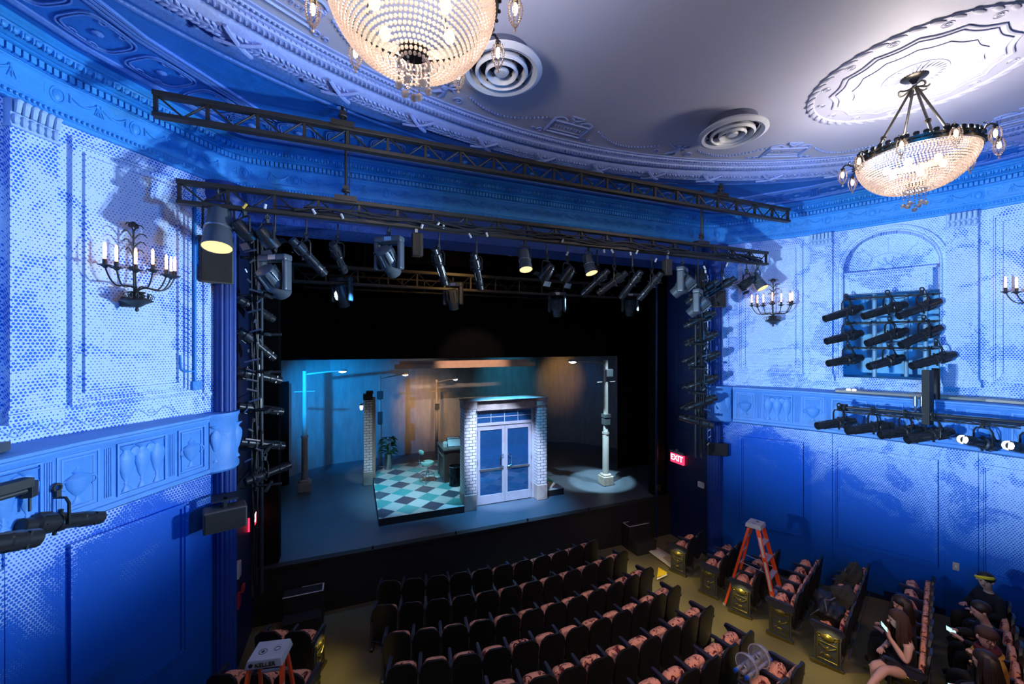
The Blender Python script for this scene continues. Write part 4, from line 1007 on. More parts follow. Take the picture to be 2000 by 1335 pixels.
# ------------------------------------------------------------------ stage house
mb=MB(); mb.box(-4.5,11.5,8.56,16.5,.9,1.05); 
m,nt,out=newmat('painted_stage_boards'); tc=nd(nt,'ShaderNodeTexCoord').outputs['Object']
n1=nd(nt,'ShaderNodeTexNoise',{'Vector':tc,'Scale':1.2,'Detail':6}).outputs[0]
bsdf(nt,out,mix(nt,n1,(.10,.13,.17),(.045,.06,.085)),.42,0); M['stage']=m
st(mb.build('stage_floor',m),'dark painted stage floor')
mb=MB(); mb.box(-1.75,8.02,8.50,8.56,-.2,1.0); mb.box(-1.75,8.02,8.46,8.62,.99,1.052)
st(mb.build('stage_front',M['black']),'black front face of the stage')
mb=MB()
for px in (728,890,1030,1150): 
    x=atY(px,1040,8.52).x; mb.cyl((x,8.51,1.05),(x,8.51,1.11),.018,n=8)
t=tag(mb.build('stage_edge_pegs',M['black']),'small black pegs standing along the edge of the stage','stage fittings',kind='stuff')
# proscenium inner frame, black masking and cyclorama wall
mb=MB(); mb.box(-1.75,-1.35,8.62,8.9,1.05,7.6); mb.box(7.62,8.02,8.62,8.9,1.05,7.6); mb.box(-3.2,-1.7,8.62,8.9,-.1,9); mb.box(7.97,10,8.62,8.9,-.1,9)
st(mb.build('wall_proscenium',M['blacker']),'black inner frame of the stage opening')
def drape(name,x0,x1,y,z0,z1,label,wav=.05):
    mb=MB(); n=int(abs(x1-x0)/.06)+2; vs=[]
    for i in range(n):
        x=x0+(x1-x0)*i/(n-1); vs+=[(x,y+wav*math.sin(i*1.1),z0),(x,y+wav*.8*math.sin(i*1.1+.4),z1)]
    mb.add(vs,[(2*i,2*i+2,2*i+3,2*i+1) for i in range(n-1)]); b=mb.build(name,M['blacker'],smooth=True)
    s=b.modifiers.new('s','SOLIDIFY'); s.thickness=.02
    return tag(b,label,'stage curtain',None)
drape('stage_border',-2.7,9.6,12.0,4.76,8.6,'wide black border cloth across the back of the stage, lower edge straight',.02)
drape('stage_border',-4,11,10.1,7.2,8.6,'high black border cloth behind the upstage trusses')
drape('side_curtain',8.15,9.4,11.0,1.05,8,'black side curtain at the right of the stage')
drape('side_curtain',-3.6,-2.3,10.9,1.05,8,'black side curtain at the left of the stage')
mb=MB(); mb.box(-4.5,11.5,8.6,16.6,8.7,8.75); mb.box(-4.55,-4.5,8.6,16.6,0,8.7); mb.box(11.5,11.55,8.6,16.6,0,8.7); mb.box(-4.5,11.5,16.6,16.65,0,8.7)
st(mb.build('wall_stagehouse',M['blacker']),'black stage house enclosure')
m,nt,out=newmat('scumbled_grey_scenic_wall'); tc=nd(nt,'ShaderNodeTexCoord').outputs['Object']
mp=nd(nt,'ShaderNodeMapping',{'Vector':tc,'Scale':(3,3,.7)}); n1=nd(nt,'ShaderNodeTexNoise',{'Vector':mp.outputs[0],'Scale':2.,'Detail':8,'Roughness':.7}).outputs[0]
bsdf(nt,out,mix(nt,mth(nt,'MULTIPLY',mth(nt,'SUBTRACT',n1,.3),2.2,clamp=True),(.22,.23,.24),(.34,.36,.37)),.38,0,Normal=nd(nt,'ShaderNodeBump',{'Height':n1,'Strength':.25,'Distance':.05}).outputs[0]); M['scenic']=m
mb=MB(); cyc=[(-3.2,11.6),(-2.35,13.2),(-1.95,14.0),(-1.5,14.6),(-.8,15.0),(.4,15.2),(2.5,15.4),(5,15.4),(7.2,15.2),(8.6,14.6),(9.6,13.2),(10.2,11.6)]
for (xa_,ya_),(xb_,yb_) in zip(cyc,cyc[1:]): mb.add([(xa_,ya_,1.05),(xb_,yb_,1.05),(xb_,yb_,5.6),(xa_,ya_,5.6)],[(0,1,2,3)])
o=mb.build('scenery_wall',M['scenic'],smooth=False); o.modifiers.new('s','SOLIDIFY').thickness=.05
tag(o,'tall curved weathered backdrop wall lit blue at left and amber at centre','stage scenery')
t=thing('scenery_doorway','dark flat doorway panel against the blue left end of the backdrop wall','stage scenery')
a=atY(527,748,12.9); b=atY(564,748,13.35); mb=MB(); mb.add([(a.x,a.y,1.05),(b.x,b.y,1.05),(b.x,b.y,a.z),(a.x,a.y,a.z),(a.x,a.y+.05,1.05),(b.x,b.y+.05,1.05),(b.x,b.y+.05,a.z),(a.x,a.y+.05,a.z)],[(0,1,2,3),(4,7,6,5),(0,4,5,1),(1,5,6,2),(2,6,7,3),(3,7,4,0)]); mb.build('panel',M['blacker'],t)
# hanging tan cornice piece
t=thing('hanging_cornice','long pale tan stepped cornice strip hanging high over the set','stage scenery')
a=atY(771,712,11.85); b=atY(1045,712,11.85); mb=MB(); mb.box(a.x,b.x,11.83,12.0-.06,4.47,4.60); mb.build('lower_board',M.setdefault('tan',paint('tan_scenic_paint',(.55,.38,.28),.6)),t)
mb=MB(); mb.box(a.x+.14,b.x-.16,11.88,12.0-.05,4.60,4.69); mb.build('upper_board',M['tan'],t)
# ------------------------------------------------------------------ set platform with tile floor
PZ=1.22
m,nt,out=newmat('vinyl_tile_floor'); tc=nd(nt,'ShaderNodeTexCoord').outputs['Object']; sp=nd(nt,'ShaderNodeSeparateXYZ',{0:tc})
TS_=.42
u=mth(nt,'DIVIDE',mth(nt,'ADD',sp.outputs[0],sp.outputs[1]),TS_*1.4142); v=mth(nt,'DIVIDE',mth(nt,'SUBTRACT',sp.outputs[0],sp.outputs[1]),TS_*1.4142)
fu,fv=mth(nt,'FLOOR',u),mth(nt,'FLOOR',v); par=mth(nt,'ABSOLUTE',mth(nt,'MODULO',mth(nt,'ADD',fu,fv),2)); alt=mth(nt,'ABSOLUTE',mth(nt,'MODULO',fu,2))
cellv=nd(nt,'ShaderNodeCombineXYZ',{0:fu,1:fv}).outputs[0]; wn=nd(nt,'ShaderNodeTexWhiteNoise',{'Vector':cellv}).outputs[0]
n1=nd(nt,'ShaderNodeTexNoise',{'Vector':tc,'Scale':5,'Detail':6}).outputs[0]
darkc=mix(nt,alt,(.05,.38,.36),(.035,.05,.09)); col=mix(nt,par,(.62,.60,.56),darkc); col=mix(nt,mth(nt,'MULTIPLY',mth(nt,'MULTIPLY',n1,wn),.7),col,(.22,.25,.24))
bsdf(nt,out,col,.28,0); M['tiles']=m
t=thing('set_platform','low black edged platform with a diamond checker floor of white, teal and navy tiles','stage platform')
poly=[(.5,9.5),(2.52,9.5),(2.52,9.98),(5.36,9.98),(5.36,13.6),(.72,13.6),(.5,12.4)]
poly=[(.5,9.5),(2.5,9.5),(2.5,9.99),(4.8,9.99),(4.8,9.66),(5.36,9.66),(5.36,13.6),(.72,13.6),(.5,12.4)]
mb=MB(); mb.prism(poly,1.052,PZ-.006); mb.build('base',M['black'],t)
mb=MB(); mb.prism(poly,PZ-.006,PZ); mb.build('tile_floor',M['tiles'],t)
# masonry materials
m,nt,out=newmat('white_glazed_brick'); uv=nd(nt,'ShaderNodeTexCoord').outputs['Object']; spx=nd(nt,'ShaderNodeSeparateXYZ',{0:uv})
cv=nd(nt,'ShaderNodeCombineXYZ',{0:mth(nt,'ADD',spx.outputs[0],spx.outputs[1]),1:spx.outputs[2]}).outputs[0]
br=nd(nt,'ShaderNodeTexBrick',{'Vector':cv,'Scale':1.,'Mortar Size':.007,'Mortar Smooth':.1,'Brick Width':.17,'Row Height':.078,'Color1':(.62,.60,.60,1),'Color2':(.52,.50,.52,1),'Mortar':(.06,.06,.08,1)})
bsdf(nt,out,br.outputs[0],.4,0,Normal=nd(nt,'ShaderNodeBump',{'Height':br.outputs[1],'Strength':-.5,'Distance':.01}).outputs[0]); M['brick']=m
M['stone']=paint('weathered_stone',(.42,.36,.32),.7,bump=.3,var=.3,scale=5); M['door_metal']=paint('pale_aluminium_frame',(.50,.50,.58),.3,.35)
def pier(t,x0,x1,y0,y1,zt,zb=1.052):
    mb=MB(); mb.box(x0,x1,y0,y1,zb+.40,zt-.20); mb.build('brick_shaft',M['brick'],t)
    mb=MB(); mb.box(x0-.015,x1+.015,y0-.015,y1+.015,zb,zb+.40); mb.build('stone_base',M['stone'],t,bevel=.012)
t=thing('set_entrance','white brick doorway with paired glass doors standing at the front of the set','stage scenery')
YF,YD=9.53,9.74
pier(t,2.51,2.81,YF,YF+.45,3.76); pier(t,4.50,4.77,YF,YF+.45,3.76)
mb=MB(); mb.box(2.50,2.83,YF-.01,YF+.46,3.56,3.76); mb.box(4.48,4.78,YF-.01,YF+.46,3.56,3.76); mb.box(2.83,4.48,YF+.10,YF+.46,3.50,3.76); mb.box(2.48,4.80,YF-.03,YF+.48,3.76,3.785); mb.build('stone_lintel',M['stone'],t,bevel=.008)
mb=MB(); mb.box(2.81,2.90,YD,YD+.12,1.055,3.50); mb.box(4.41,4.50,YD,YD+.12,1.055,3.50); mb.box(2.90,4.41,YD,YD+.12,3.44,3.50); mb.box(2.90,4.41,YD-.02,YD+.12,3.09,3.16); mb.build('door_frame',M['door_metal'],t,bevel=.006)
tw=MB(); 
for k in (1,2,3): x=2.90+1.51*k/4; tw.box(x-.008,x+.008,YD+.03,YD+.06,3.16,3.44)
tw.box(2.90,4.41,YD+.03,YD+.06,3.29,3.31); tw.build('transom_bars',M['door_metal'],t)
def glassm():
    m,nt,out=newmat('door_glass'); g=nd(nt,'ShaderNodeBsdfGlossy',{'Color':(1,1,1,1),'Roughness':.06}); tr=nd(nt,'ShaderNodeBsdfTransparent',{'Color':(.40,.58,.88,1)}); f=nd(nt,'ShaderNodeFresnel',{'IOR':1.5}); d=nd(nt,'ShaderNodeBsdfDiffuse',{'Color':(.04,.22,.60,1)})
    a=nd(nt,'ShaderNodeMixShader',{0:.22}); nt.links.new(tr.outputs[0],a.inputs[1]); nt.links.new(d.outputs[0],a.inputs[2])
    x=nd(nt,'ShaderNodeMixShader',{0:f.outputs[0]}); nt.links.new(a.outputs[0],x.inputs[1]); nt.links.new(g.outputs[0],x.inputs[2]); nt.links.new(x.outputs[0],out.inputs[0]); return m
M['glass']=glassm()
mb=MB(); mb.box(2.90,4.41,YD+.035,YD+.045,3.16,3.44); mb.build('transom_glass',M['glass'],t)
for k,(x0,x1) in enumerate(((2.905,3.652),(3.658,4.405))):
    mb=MB(); mb.box(x0,x0+.075,YD+.01,YD+.06,1.07,3.08); mb.box(x1-.075,x1,YD+.01,YD+.06,1.07,3.08); mb.box(x0+.075,x1-.075,YD+.01,YD+.06,1.07,1.30); mb.box(x0+.075,x1-.075,YD+.01,YD+.06,2.97,3.08)
    d=mb.build('door_leaf',M['door_metal'],t,bevel=.004)
    mb=MB(); mb.box(x0+.07,x1-.07,YD+.03,YD+.04,1.29,2.98); mb.build('door_pane',M['glass'],d)
    hx=x1-.10 if k==0 else x0+.10; s=-1 if k==0 else 1
    mb=MB(); z0=2.02; mb.tube([(hx-s*.04,YD,z0+.30),(hx-s*.03,YD-.07,z0+.30),(hx+s*.05,YD-.07,z0+.28),(hx+s*.05,YD-.07,z0+.02),(hx-s*.03,YD-.07,z0),(hx-s*.04,YD,z0)],.011,8); mb.build('pull_handle',M['chrome'],d,True)
    mb=MB(); mb.box(x0+.05,x1-.05,YD-.015,YD+.012,1.93,1.985); mb.build('push_bar',M['steel'],d,bevel=.008)
    mb=MB(); 
    for z in (1.35,2.1,2.85): xx=x0-.004 if k==0 else x1+.004; mb.cyl((xx,YD,z),(xx,YD,z+.12),.012,n=8)
    mb.build('hinges',M['steel'],d)
t=thing('brick_pillar','narrow white brick pillar with a dark cap at the left edge of the tiled platform','stage scenery')
pier(t,.24,.47,12.36,12.62,3.76); mb=MB(); mb.box(.22,.48,12.34,12.64,3.55,3.72); mb.box(.30,.50,12.4,12.64,3.72,3.80); mb.build('cap',M['black'],t,bevel=.01)
mb=MB(); mb.box(.472,.56,12.38,12.62,1.24,3.60); mb.build('wooden_jamb',paint('aged_wood_jamb',(.32,.22,.17),.6),t)
mb=MB(); mb.lathe([(0,-.09),(.03,-.08),(.045,0),(.04,.05),(.02,.07),(0,.08)],12,Matrix.Translation((.17,12.42,3.35))); mb.build('wall_lantern',M['paleglow'],t,True)
mb=MB(); mb.cyl((.17,12.42,3.42),(.24,12.44,3.46),.012,n=6); mb.lathe([(.055,.05),(.02,.10),(0,.11)],10,Matrix.Translation((.17,12.42,3.35))); mb.build('lantern_cap',M['black'],t,True)
# ------------------------------------------------------------------ street lamps
M['polepaint']=paint('weathered_grey_pole',(.34,.33,.32),.5,bump=.15); M['lampglow']=glow('street_lamp_glow',(.90,.97,1),30)
M['plate']=paint('dark_sign_plate',(.05,.06,.07),.4)
def street_lamp(x,y,zt,r,arm,label,boxes=(),cross=None,base=True):
    t=thing('street_lamp',label,'street lamp',(x,y,1.052),0,'street lamps standing on the stage'); zt-=1.052
    if base:
        mb=MB(); mb.box(-.17,.17,-.17,.17,0,.26); mb.sup((0,0,.28),(.15,.15,.05),.5,.5,12,6); mb.build('footing',M['stone'],t,bevel=.02)
    mb=MB(); mb.lathe([(r*1.5,.0 if not base else .25),(r*1.35,.5),(r*1.3,1.5),(r,1.55),(r*.9,zt),(0,zt+.01)],14); mb.lathe([(r*1.55,1.5),(r*1.55,1.56)],14); mb.build('pole',M['polepaint'],t,True)
    ax,az=arm; mb=MB(); mb.tube([(0,0,zt-.10),(ax*.3,0,zt-.10+(az+.10)*.45),(ax*.7,0,zt-.10+(az+.10)*.9),(ax*.92,0,zt+az)],[r*.42,r*.4,r*.34,r*.3],8); mb.build('arm',M['polepaint'],t,True)
    s=1 if ax>0 else -1
    mb=MB(); mb.sup((ax,0,zt+az+.01),(r*2.2,r*1.2,r*.6),.8,.8,14,8); hd=mb.build('lamp_head',M['polepaint'],t,True)
    mb=MB(); mb.sup((ax+s*.01,-.005,zt+az-.015),(r*1.7,r*1.0,r*.62),1,1,14,8); mb.build('lamp_lens',M['lampglow'],hd,True)
    for (z,w,h) in boxes:
        mb=MB(); mb.box(-w/2,w/2,-r*1.3-.05,-r*.9,z-1.05-h/2,z-1.05+h/2); mb.build('sign_plate',M['plate'],t)
    if cross:
        mb=MB(); mb.cyl((-cross[1],0,cross[0]-1.05),(cross[2],0,cross[0]-1.05),.014,n=6); mb.build('cross_bar',M['polepaint'],t)
    return t
pL=atZ(595,958,1.05); hL=atY(668,724,pL.y)
street_lamp(pL.x,pL.y,4.43,.062,(hL.x-pL.x,hL.z-4.43),'street lamp with a footing standing alone at the far left of the stage',(),(3.85,.26,.26))
p=atY(742,734,13.9); h=atY(791,731,13.9); street_lamp(p.x,13.9,p.z,.05,(h.x-p.x,h.z-p.z),'slender street lamp rising behind the brick pillar and the plant',((3.50,.20,.26),(2.75,.16,.40)),(3.72,.2,.2),False)
p=atY(853,741,14.6); h=atY(889,740,14.6); street_lamp(p.x,14.6,p.z,.045,(h.x-p.x,h.z-p.z),'slender street lamp rising behind the desk, smallest of the street lamps',((2.9,.16,.22),),(3.45,.22,.3),False)
p=atZ(1183,945,1.05); h=atY(1119,705,p.y)
t=street_lamp(p.x,p.y,4.72,.070,(h.x-p.x,h.z-4.72),'bright street lamp with stone footing at the right, its arm reaching left',(),(4.07,.30,.33))
mb=MB(); mb.box(-.06,.17,-.13,-.06,3.18,3.40); mb.build('control_box',M['fixgrey'],t,bevel=.01)
mb=MB(); mb.box(-.10,.11,-.11,.10,1.97,2.08); mb.box(-.09,.10,-.10,.09,1.76,1.94); mb.build('band_clamp',M['plate'],t,bevel=.01)
# ------------------------------------------------------------------ desk, stool, bin, plant
M['wood']=paint('dark_red_wood',(.10,.045,.035),.4,var=.3,scale=3); M['woodl']=paint('grey_brown_wood',(.16,.12,.11),.5,var=.3,scale=3)
t=thing('reception_desk','dark wooden reception desk on the tiled platform behind the brick doorway','desk',(0,0,0))
mb=MB(); mb.box(2.38,3.4,11.25,11.31,PZ,2.14); mb.box(2.38,2.42,11.31,12.15,PZ,2.14); mb.box(3.36,3.4,11.31,12.15,PZ,2.14); mb.build('carcass',M['wood'],t,bevel=.006)
mb=MB(); mb.box(2.33,3.45,11.20,12.2,2.14,2.19); mb.build('desk_top',M['woodl'],t,bevel=.008)
mb=MB()
for x in (2.50,2.82,3.12):
    mb.box(x,x+.26,11.235,11.25,1.45,2.05)
mb.build('front_panels',M['wood'],t,bevel=.008)
mb=MB(); mb.box(2.35,2.38,11.3,11.34,PZ,2.14); mb.box(2.35,2.38,12.1,12.14,PZ,2.14); mb.box(2.35,2.38,11.34,12.1,1.9,1.94); mb.build('side_posts',M['woodl'],t)
t=thing('display_case','white lit glass display case with a dark frame tilted on the desk','case',(2.72,11.55,2.19),-.15)
mb=MB(); mb.add([(-.20,-.10,0),(.22,-.10,0),(.22,.22,0),(-.20,.22,0),(-.20,.0,.20),(.18,.04,.20),(.18,.22,.20),(-.20,.22,.20)],[(0,1,5,4),(1,2,6,5),(2,3,7,6),(3,0,4,7),(4,5,6,7),(0,3,2,1)]); mb.build('white_panes',paint('white_acrylic',(.75,.82,.85),.3),t)
mb=MB(); e=[(-.20,-.10,0),(.22,-.10,0),(.22,.22,0),(-.20,.22,0),(-.20,.0,.20),(.18,.04,.20),(.18,.22,.20),(-.20,.22,.20)]
for a,b in ((0,1),(1,5),(5,4),(4,0),(4,7),(7,3),(5,6),(6,2),(7,6)): mb.cyl(e[a],e[b],.010,n=6)
mb.build('frame',M['black'],t)
t=thing('paper_stack','white paper pad standing at the left corner of the desk','paper',(2.44,11.5,2.19)); mb=MB(); mb.box(-.05,.05,-.08,.08,.0,.12); mb.box(-.03,.06,-.06,.05,.12,.15); mb.build('sheets',M['plug'],t,bevel=.004)
t=thing('office_stool','swivel stool with mint seat and tubular ring base on the tiles','chair',(1.93,11.5,PZ),.4)
mb=MB(); mb.sup((0,0,.56),(.19,.18,.055),.5,.9,20,8); mb.build('seat',M.setdefault('mint',paint('mint_vinyl',(.38,.55,.45),.4)),t,True)
mb=MB(); mb.sup((-.20,0,.90),(.03,.12,.06),.6,.6,12,8); mb.build('backrest',M['mint'],t,True)
mb=MB(); mb.tube([(-.05,0,.50),(-.18,0,.50),(-.25,0,.60),(-.25,0,.78),(-.22,0,.88)],.014,8); mb.build('back_support',M['chrome'],t,True)
mb=MB(); mb.cyl((0,0,.28),(0,0,.52),.022,n=10); mb.build('column',M['chrome'],t,True)
mb=MB(); mb.torus((0,0,.27),.19,.010,28,6,None); 
for k in range(2): a=PI/4+k*PI/2; mb.cyl((.19*math.cos(a),.19*math.sin(a),.27),(-.19*math.cos(a),-.19*math.sin(a),.27),.009,n=6)
mb.build('foot_ring',M['chrome'],t,True)
for k in range(4):
    a=PI/4+k*PI/2; mb=MB(); mb.tube([(.02*math.cos(a),.02*math.sin(a),.30),(.15*math.cos(a),.15*math.sin(a),.29),(.20*math.cos(a),.20*math.sin(a),.24),(.22*math.cos(a),.22*math.sin(a),.0)],.011,7); mb.build('leg',M['chrome'],t,True)
t=thing('waste_bin','tall shiny black waste bin in front of the desk','bin',(2.62,10.95,PZ))
mb=MB(); mb.lathe([(0,0),(.17,0),(.175,.55),(.165,.555),(.16,.53),(0,.52)],28); mb.build('bin_body',paint('gloss_black_metal',(.01,.012,.016),.12,.6),t,True)
mb=MB(); mb.lathe([(.176,.0),(.18,.0),(.18,.025),(.176,.025)],28); mb.lathe([(.172,.545),(.182,.548),(.182,.56),(.165,.56)],28); mb.build('metal_rims',M['chrome'],t,True)
t=thing('potted_plant','leafy green plant in a tall metal cylinder pot beside the brick pillar','plant',(.98,13.2,PZ)); random.seed(11)
mb=MB(); mb.lathe([(0,0),(.115,0),(.115,.48),(.10,.48),(.10,.42),(0,.42)],20); mb.build('pot',M['steel'],t,True)
mb=MB()
for k in range(70):
    a=random.random()*2*PI; tl=random.random(); h=.45+.55*random.random(); r=.08+.22*tl; L=.16+.10*random.random()
    c=Vector((r*.5*math.cos(a),r*.5*math.sin(a),h)); d=Vector((math.cos(a),math.sin(a),.5-tl*1.0)).normalized(); sd_=d.cross(Vector((0,0,1))).normalized(); w=.030+.015*random.random()
    mb.add([c,c+d*L*.5+sd_*w+Vector((0,0,.01)),c+d*L-Vector((0,0,.05)),c+d*L*.5-sd_*w+Vector((0,0,.01))],[(0,1,2),(0,2,3)])
mb.build('foliage',paint('green_leaves',(.03,.22,.10),.4,var=.4,scale=20),t)
mb=MB()
for k in range(9): a=k*.7; mb.tube([(.02*math.cos(a),.02*math.sin(a),.4),(.06*math.cos(a),.06*math.sin(a),.7),(.12*math.cos(a),.12*math.sin(a),.95)],.006,5)
mb.build('stems',M['mint'],t)
# step boxes with pale tape edges
for x0,x1,nm in ((-1.22,-.55,'left'),(6.40,7.03,'right')):
    t=thing('step_box','black step box with pale tape edge against the stage at the %s'%nm,'step',((x0+x1)/2,8.35,0))
    mb=MB(); w=(x1-x0)/2; mb.box(-w,w,-.17,.10,0,.6); mb.box(-w+.02,w-.02,-.45,-.17,0,.30); mb.build('box',M['black'],t,bevel=.006)
    mb=MB(); mb.box(-w,w,-.172,-.147,.6,.603); 
    if nm=='left': mb.box(w-.025,w,-.147,.10,.6,.603); mb.box(-.05,w,.085,.10,.6,.603)
    else: mb.box(-w,-w+.025,-.147,.10,.6,.603); mb.box(-w,-w+.2,.085,.10,.6,.603)
    mb.build('tape_edge',M['plug'],t)
# exit signs
def txt(s,size,Mx,mt,name,parent,ext=.004,align='CENTER'):
    c=bpy.data.curves.new(name,'FONT'); c.body=s; c.size=size; c.extrude=ext; c.align_x=align; c.align_y='CENTER'; c.materials.append(mt)
    o=bpy.data.objects.new(name,c); COL.objects.link(o); o.parent=parent
    dg=bpy.context.evaluated_depsgraph_get(); me=bpy.data.meshes.new_from_object(o.evaluated_get(dg)); me.name=name
    bpy.data.objects.remove(o); o=bpy.data.objects.new(name,me); COL.objects.link(o); o.parent=parent; o.matrix_local=Mx; return o
M['exit']=glow('red_exit_glow',(1,.02,.06),4); M['exitw']=glow('white_exit_letters',(1,.75,.75),5)
for x,y,z,s,nm in ((8.02,8.22,2.15,-1,'right'),(-1.75,8.42,2.02,1,'left')):
    t=thing('exit_sign','glowing red exit sign on the dark %s return wall'%nm,'exit sign',(x,y,z))
    Z3=Matrix(((0,0,s,0),(s*1.0,0,0,0),(0,1,0,0),(0,0,0,1)))
    mb=MB(); mb.box(0,s*.05,-.22,.22,-.13,.12); mb.build('red_panel',M['exit'],t)
    mb=MB(); mb.box(0,s*.07,-.24,.24,.12,.19); mb.box(0,s*.06,-.03,.03,.19,.24); mb.build('housing',M['steel'],t)
    txt('EXIT',.21,Matrix(((0,0,s,s*.055),(s,0,0,0),(0,1,0,0),(0,0,0,1))),M['exitw'],'exit_letters',t)
t=thing('wall_box','small white box on the dark right return wall','electrical box',(0,0,0)); p=atX(1369,946,7.99); mb=MB(); mb.cbox((p.x,p.y,p.z),(.06,.16,.14)); mb.build('cover',M['plug'],t,bevel=.01)
t=thing('wall_box','small white box on the dark left return wall','electrical box',(0,0,0)); p=atX(465,1112,-1.72); mb=MB(); mb.cbox((p.x,p.y,p.z),(.06,.16,.24)); mb.build('cover',M['plug'],t,bevel=.01)
for k,(px,py,h) in enumerate(((466,1172,.22),(475,1147,.10))):
    p=atX(px,py,-1.72); mb=MB(); mb.cbox((p.x,p.y,p.z),(.04,.14,h)); tag(mb.build('fire_call_box',paint('dull_red_box',(.5,.03,.06),.5),bevel=.01),'dull red box on the dark left return wall, the %s one'%('larger' if k==0 else 'smaller'),'electrical box')
t=thing('wall_plate','small tan switch plate on the lower right wall','wall plate'); Fm=wframe('R',4.13,0,0); p=atW(1867,1105,'R',.02); mb=MB(); Fm.translation=p; mb.box(-.04,.04,0,.012,-.07,.07,Fm); mb.build('plate',M['tan'],t); mb=MB(); mb.box(-.012,.012,.012,.02,-.02,.02,Fm); mb.build('toggle',M['plug'],t)
# conduit hook on left wall
t=thing('conduit','blue painted pipe running down the left wall with a hooked end','pipe'); mb=MB(); a=W('L',.62,4.75,.03); mb.tube([W('L',.60,7.4,.03),W('L',.60,4.55,.03)],.02,8); mb.build('pipe',M['cornice'],t,True); mb=MB(); mb.tube([W('L',.80,5.05,.04),W('L',.79,4.86,.04),W('L',.72,4.82,.04),W('L',.60,4.82,.04)],.014,8); mb.build('hook',M['cornice'],t,True)
mb=MB(); Fm=wframe('L',.62,4.62,.0); mb.box(-.06,.06,0,.09,-.06,.06,Fm); mb.build('junction',M['cornice'],t)
# pipes at the dark frame right
t=thing('vertical_pipe','tall dark pipe standing beside the right edge of the stage opening','pipe'); mb=MB(); mb.cyl((7.55,8.5,.0),(7.55,8.5,7.0),.035,n=10); mb.build('pipe',M['navy'],t,True); mb=MB(); mb.cbox((7.55,8.45,1.35),(.10,.08,.14)); mb.build('junction',M['iron'],t)
# ------------------------------------------------------------------ seats
m,nt,out=newmat('patterned_seat_fabric'); tc=nd(nt,'ShaderNodeTexCoord').outputs['Object']; oi=nd(nt,'ShaderNodeObjectInfo').outputs['Random']
pv=nd(nt,'ShaderNodeVectorMath',{0:tc,1:nd(nt,'ShaderNodeCombineXYZ',{0:mth(nt,'MULTIPLY',oi,40),1:mth(nt,'MULTIPLY',oi,17)}).outputs[0]},operation='ADD').outputs[0]
n1=nd(nt,'ShaderNodeTexNoise',{'Vector':pv,'Scale':10,'Detail':4,'Roughness':.65,'Distortion':1.2}).outputs[0]
mk=mth(nt,'MULTIPLY',mth(nt,'SUBTRACT',n1,.53),14,clamp=True)
bsdf(nt,out,mix(nt,mk,(.90,.40,.26),(.11,.014,.022)),.8,0,**{'Specular IOR Level':.2}); M['fabric']=m
M['shell']=paint('black_seat_shell',(.012,.011,.012),.38); M['arm']=paint('dark_navy_arm_paint',(.03,.035,.06),.35); M['gild']=paint('aged_gilt_iron',(.16,.13,.035),.35,.8)
RXt=Matrix.Rotation(math.radians(12),4,'X')
def s_back(m):
    nu,nv=13,12; vs=[]
    for side in (0,1):
        for j in range(nv+1):
            v=-1+2*j/nv
            for i in range(nu):
                u_=-1+2*i/(nu-1); hw=.205*(1-abs(v)**7*.35 - (.08*(1-v)/2)); zz=.50+.325*v*(1-.10*abs(u_)**5); yy=-.012*(1-u_*u_)*1.5-(.0 if side else .03)
                vs.append((u_*hw,yy+.045*(.5-v)*.8,zz))
    k=nu*(nv+1); fs=[]
    for s_ in (0,1):
        for j in range(nv):
            for i in range(nu-1):
                q=(s_*k+j*nu+i,s_*k+j*nu+i+1,s_*k+(j+1)*nu+i+1,s_*k+(j+1)*nu+i); fs.append(q if s_ else q[::-1])
    rim=[j*nu for j in range(nv+1)]+[nv*nu+i for i in range(1,nu)]+[j*nu+nu-1 for j in range(nv-1,-1,-1)]+[i for i in range(nu-2,0,-1)]
    for a,b in zip(rim,rim[1:]+rim[:1]): fs.append((a,b,b+k,a+k))
    m.add(vs,fs)
SM={}
def sp_(key,fn,mt,smooth=True):
    if key not in SM:
        mb=MB(); fn(mb); o=mb.build(key,mt,None,smooth); SM[key]=o.data; bpy.data.objects.remove(o)
    return SM[key]
def panel(m):
    m.prism([(-.0,0),(.40,0),(.40,.04),(.36,.06),(.36,.52),(.42,.57),(.42,.60),(-.02,.60),(-.02,.57),(.03,.50),(.03,.06),(0,.04)],-.016,.016,Matrix(((0,0,1,0),(1,0,0,0),(0,1,0,0),(0,0,0,1))))
def orn(m):
    x=-.024
    for y in (.07,.32): m.tube([(x,y,.08),(x,y,.50)],.012,6)
    m.tube([(x,.07,.10),(x,.32,.10)],.010,6); m.tube([(x,.07,.36),(x,.32,.36)],.008,6)
    m.sup((x,.195,.45),(.015,.085,.055),1,1,12,6); m.sup((x-.01,.195,.45),(.014,.045,.035),1,1,10,6)
    for s in (-1,1):
        m.tube([(x-.004,.195+s*(.10+.04*math.cos(q*.6)*(1-q/14)),.46+.04*math.sin(q*.6)*(1-q/14)) for q in range(13)],.008,5)
        m.tube([(x,.195+s*.11*(1-u),.34-.07*math.sin(PI*u*.5)) for u in (0,.25,.5,.75,1)],.010,5)
        m.tube([(x,.195+s*(.02+.07*u),.15+.05*math.sin(PI*u)) for u in (0,.25,.5,.75,1)],.009,5)
    m.sup((x,.195,.27),(.012,.03,.045),1,1,8,6); m.sup((x,.195,.17),(.012,.045,.03),1,1,8,6)
    m.box(-.04,.02,.0,.40,.0,.035)
ROWN=[]
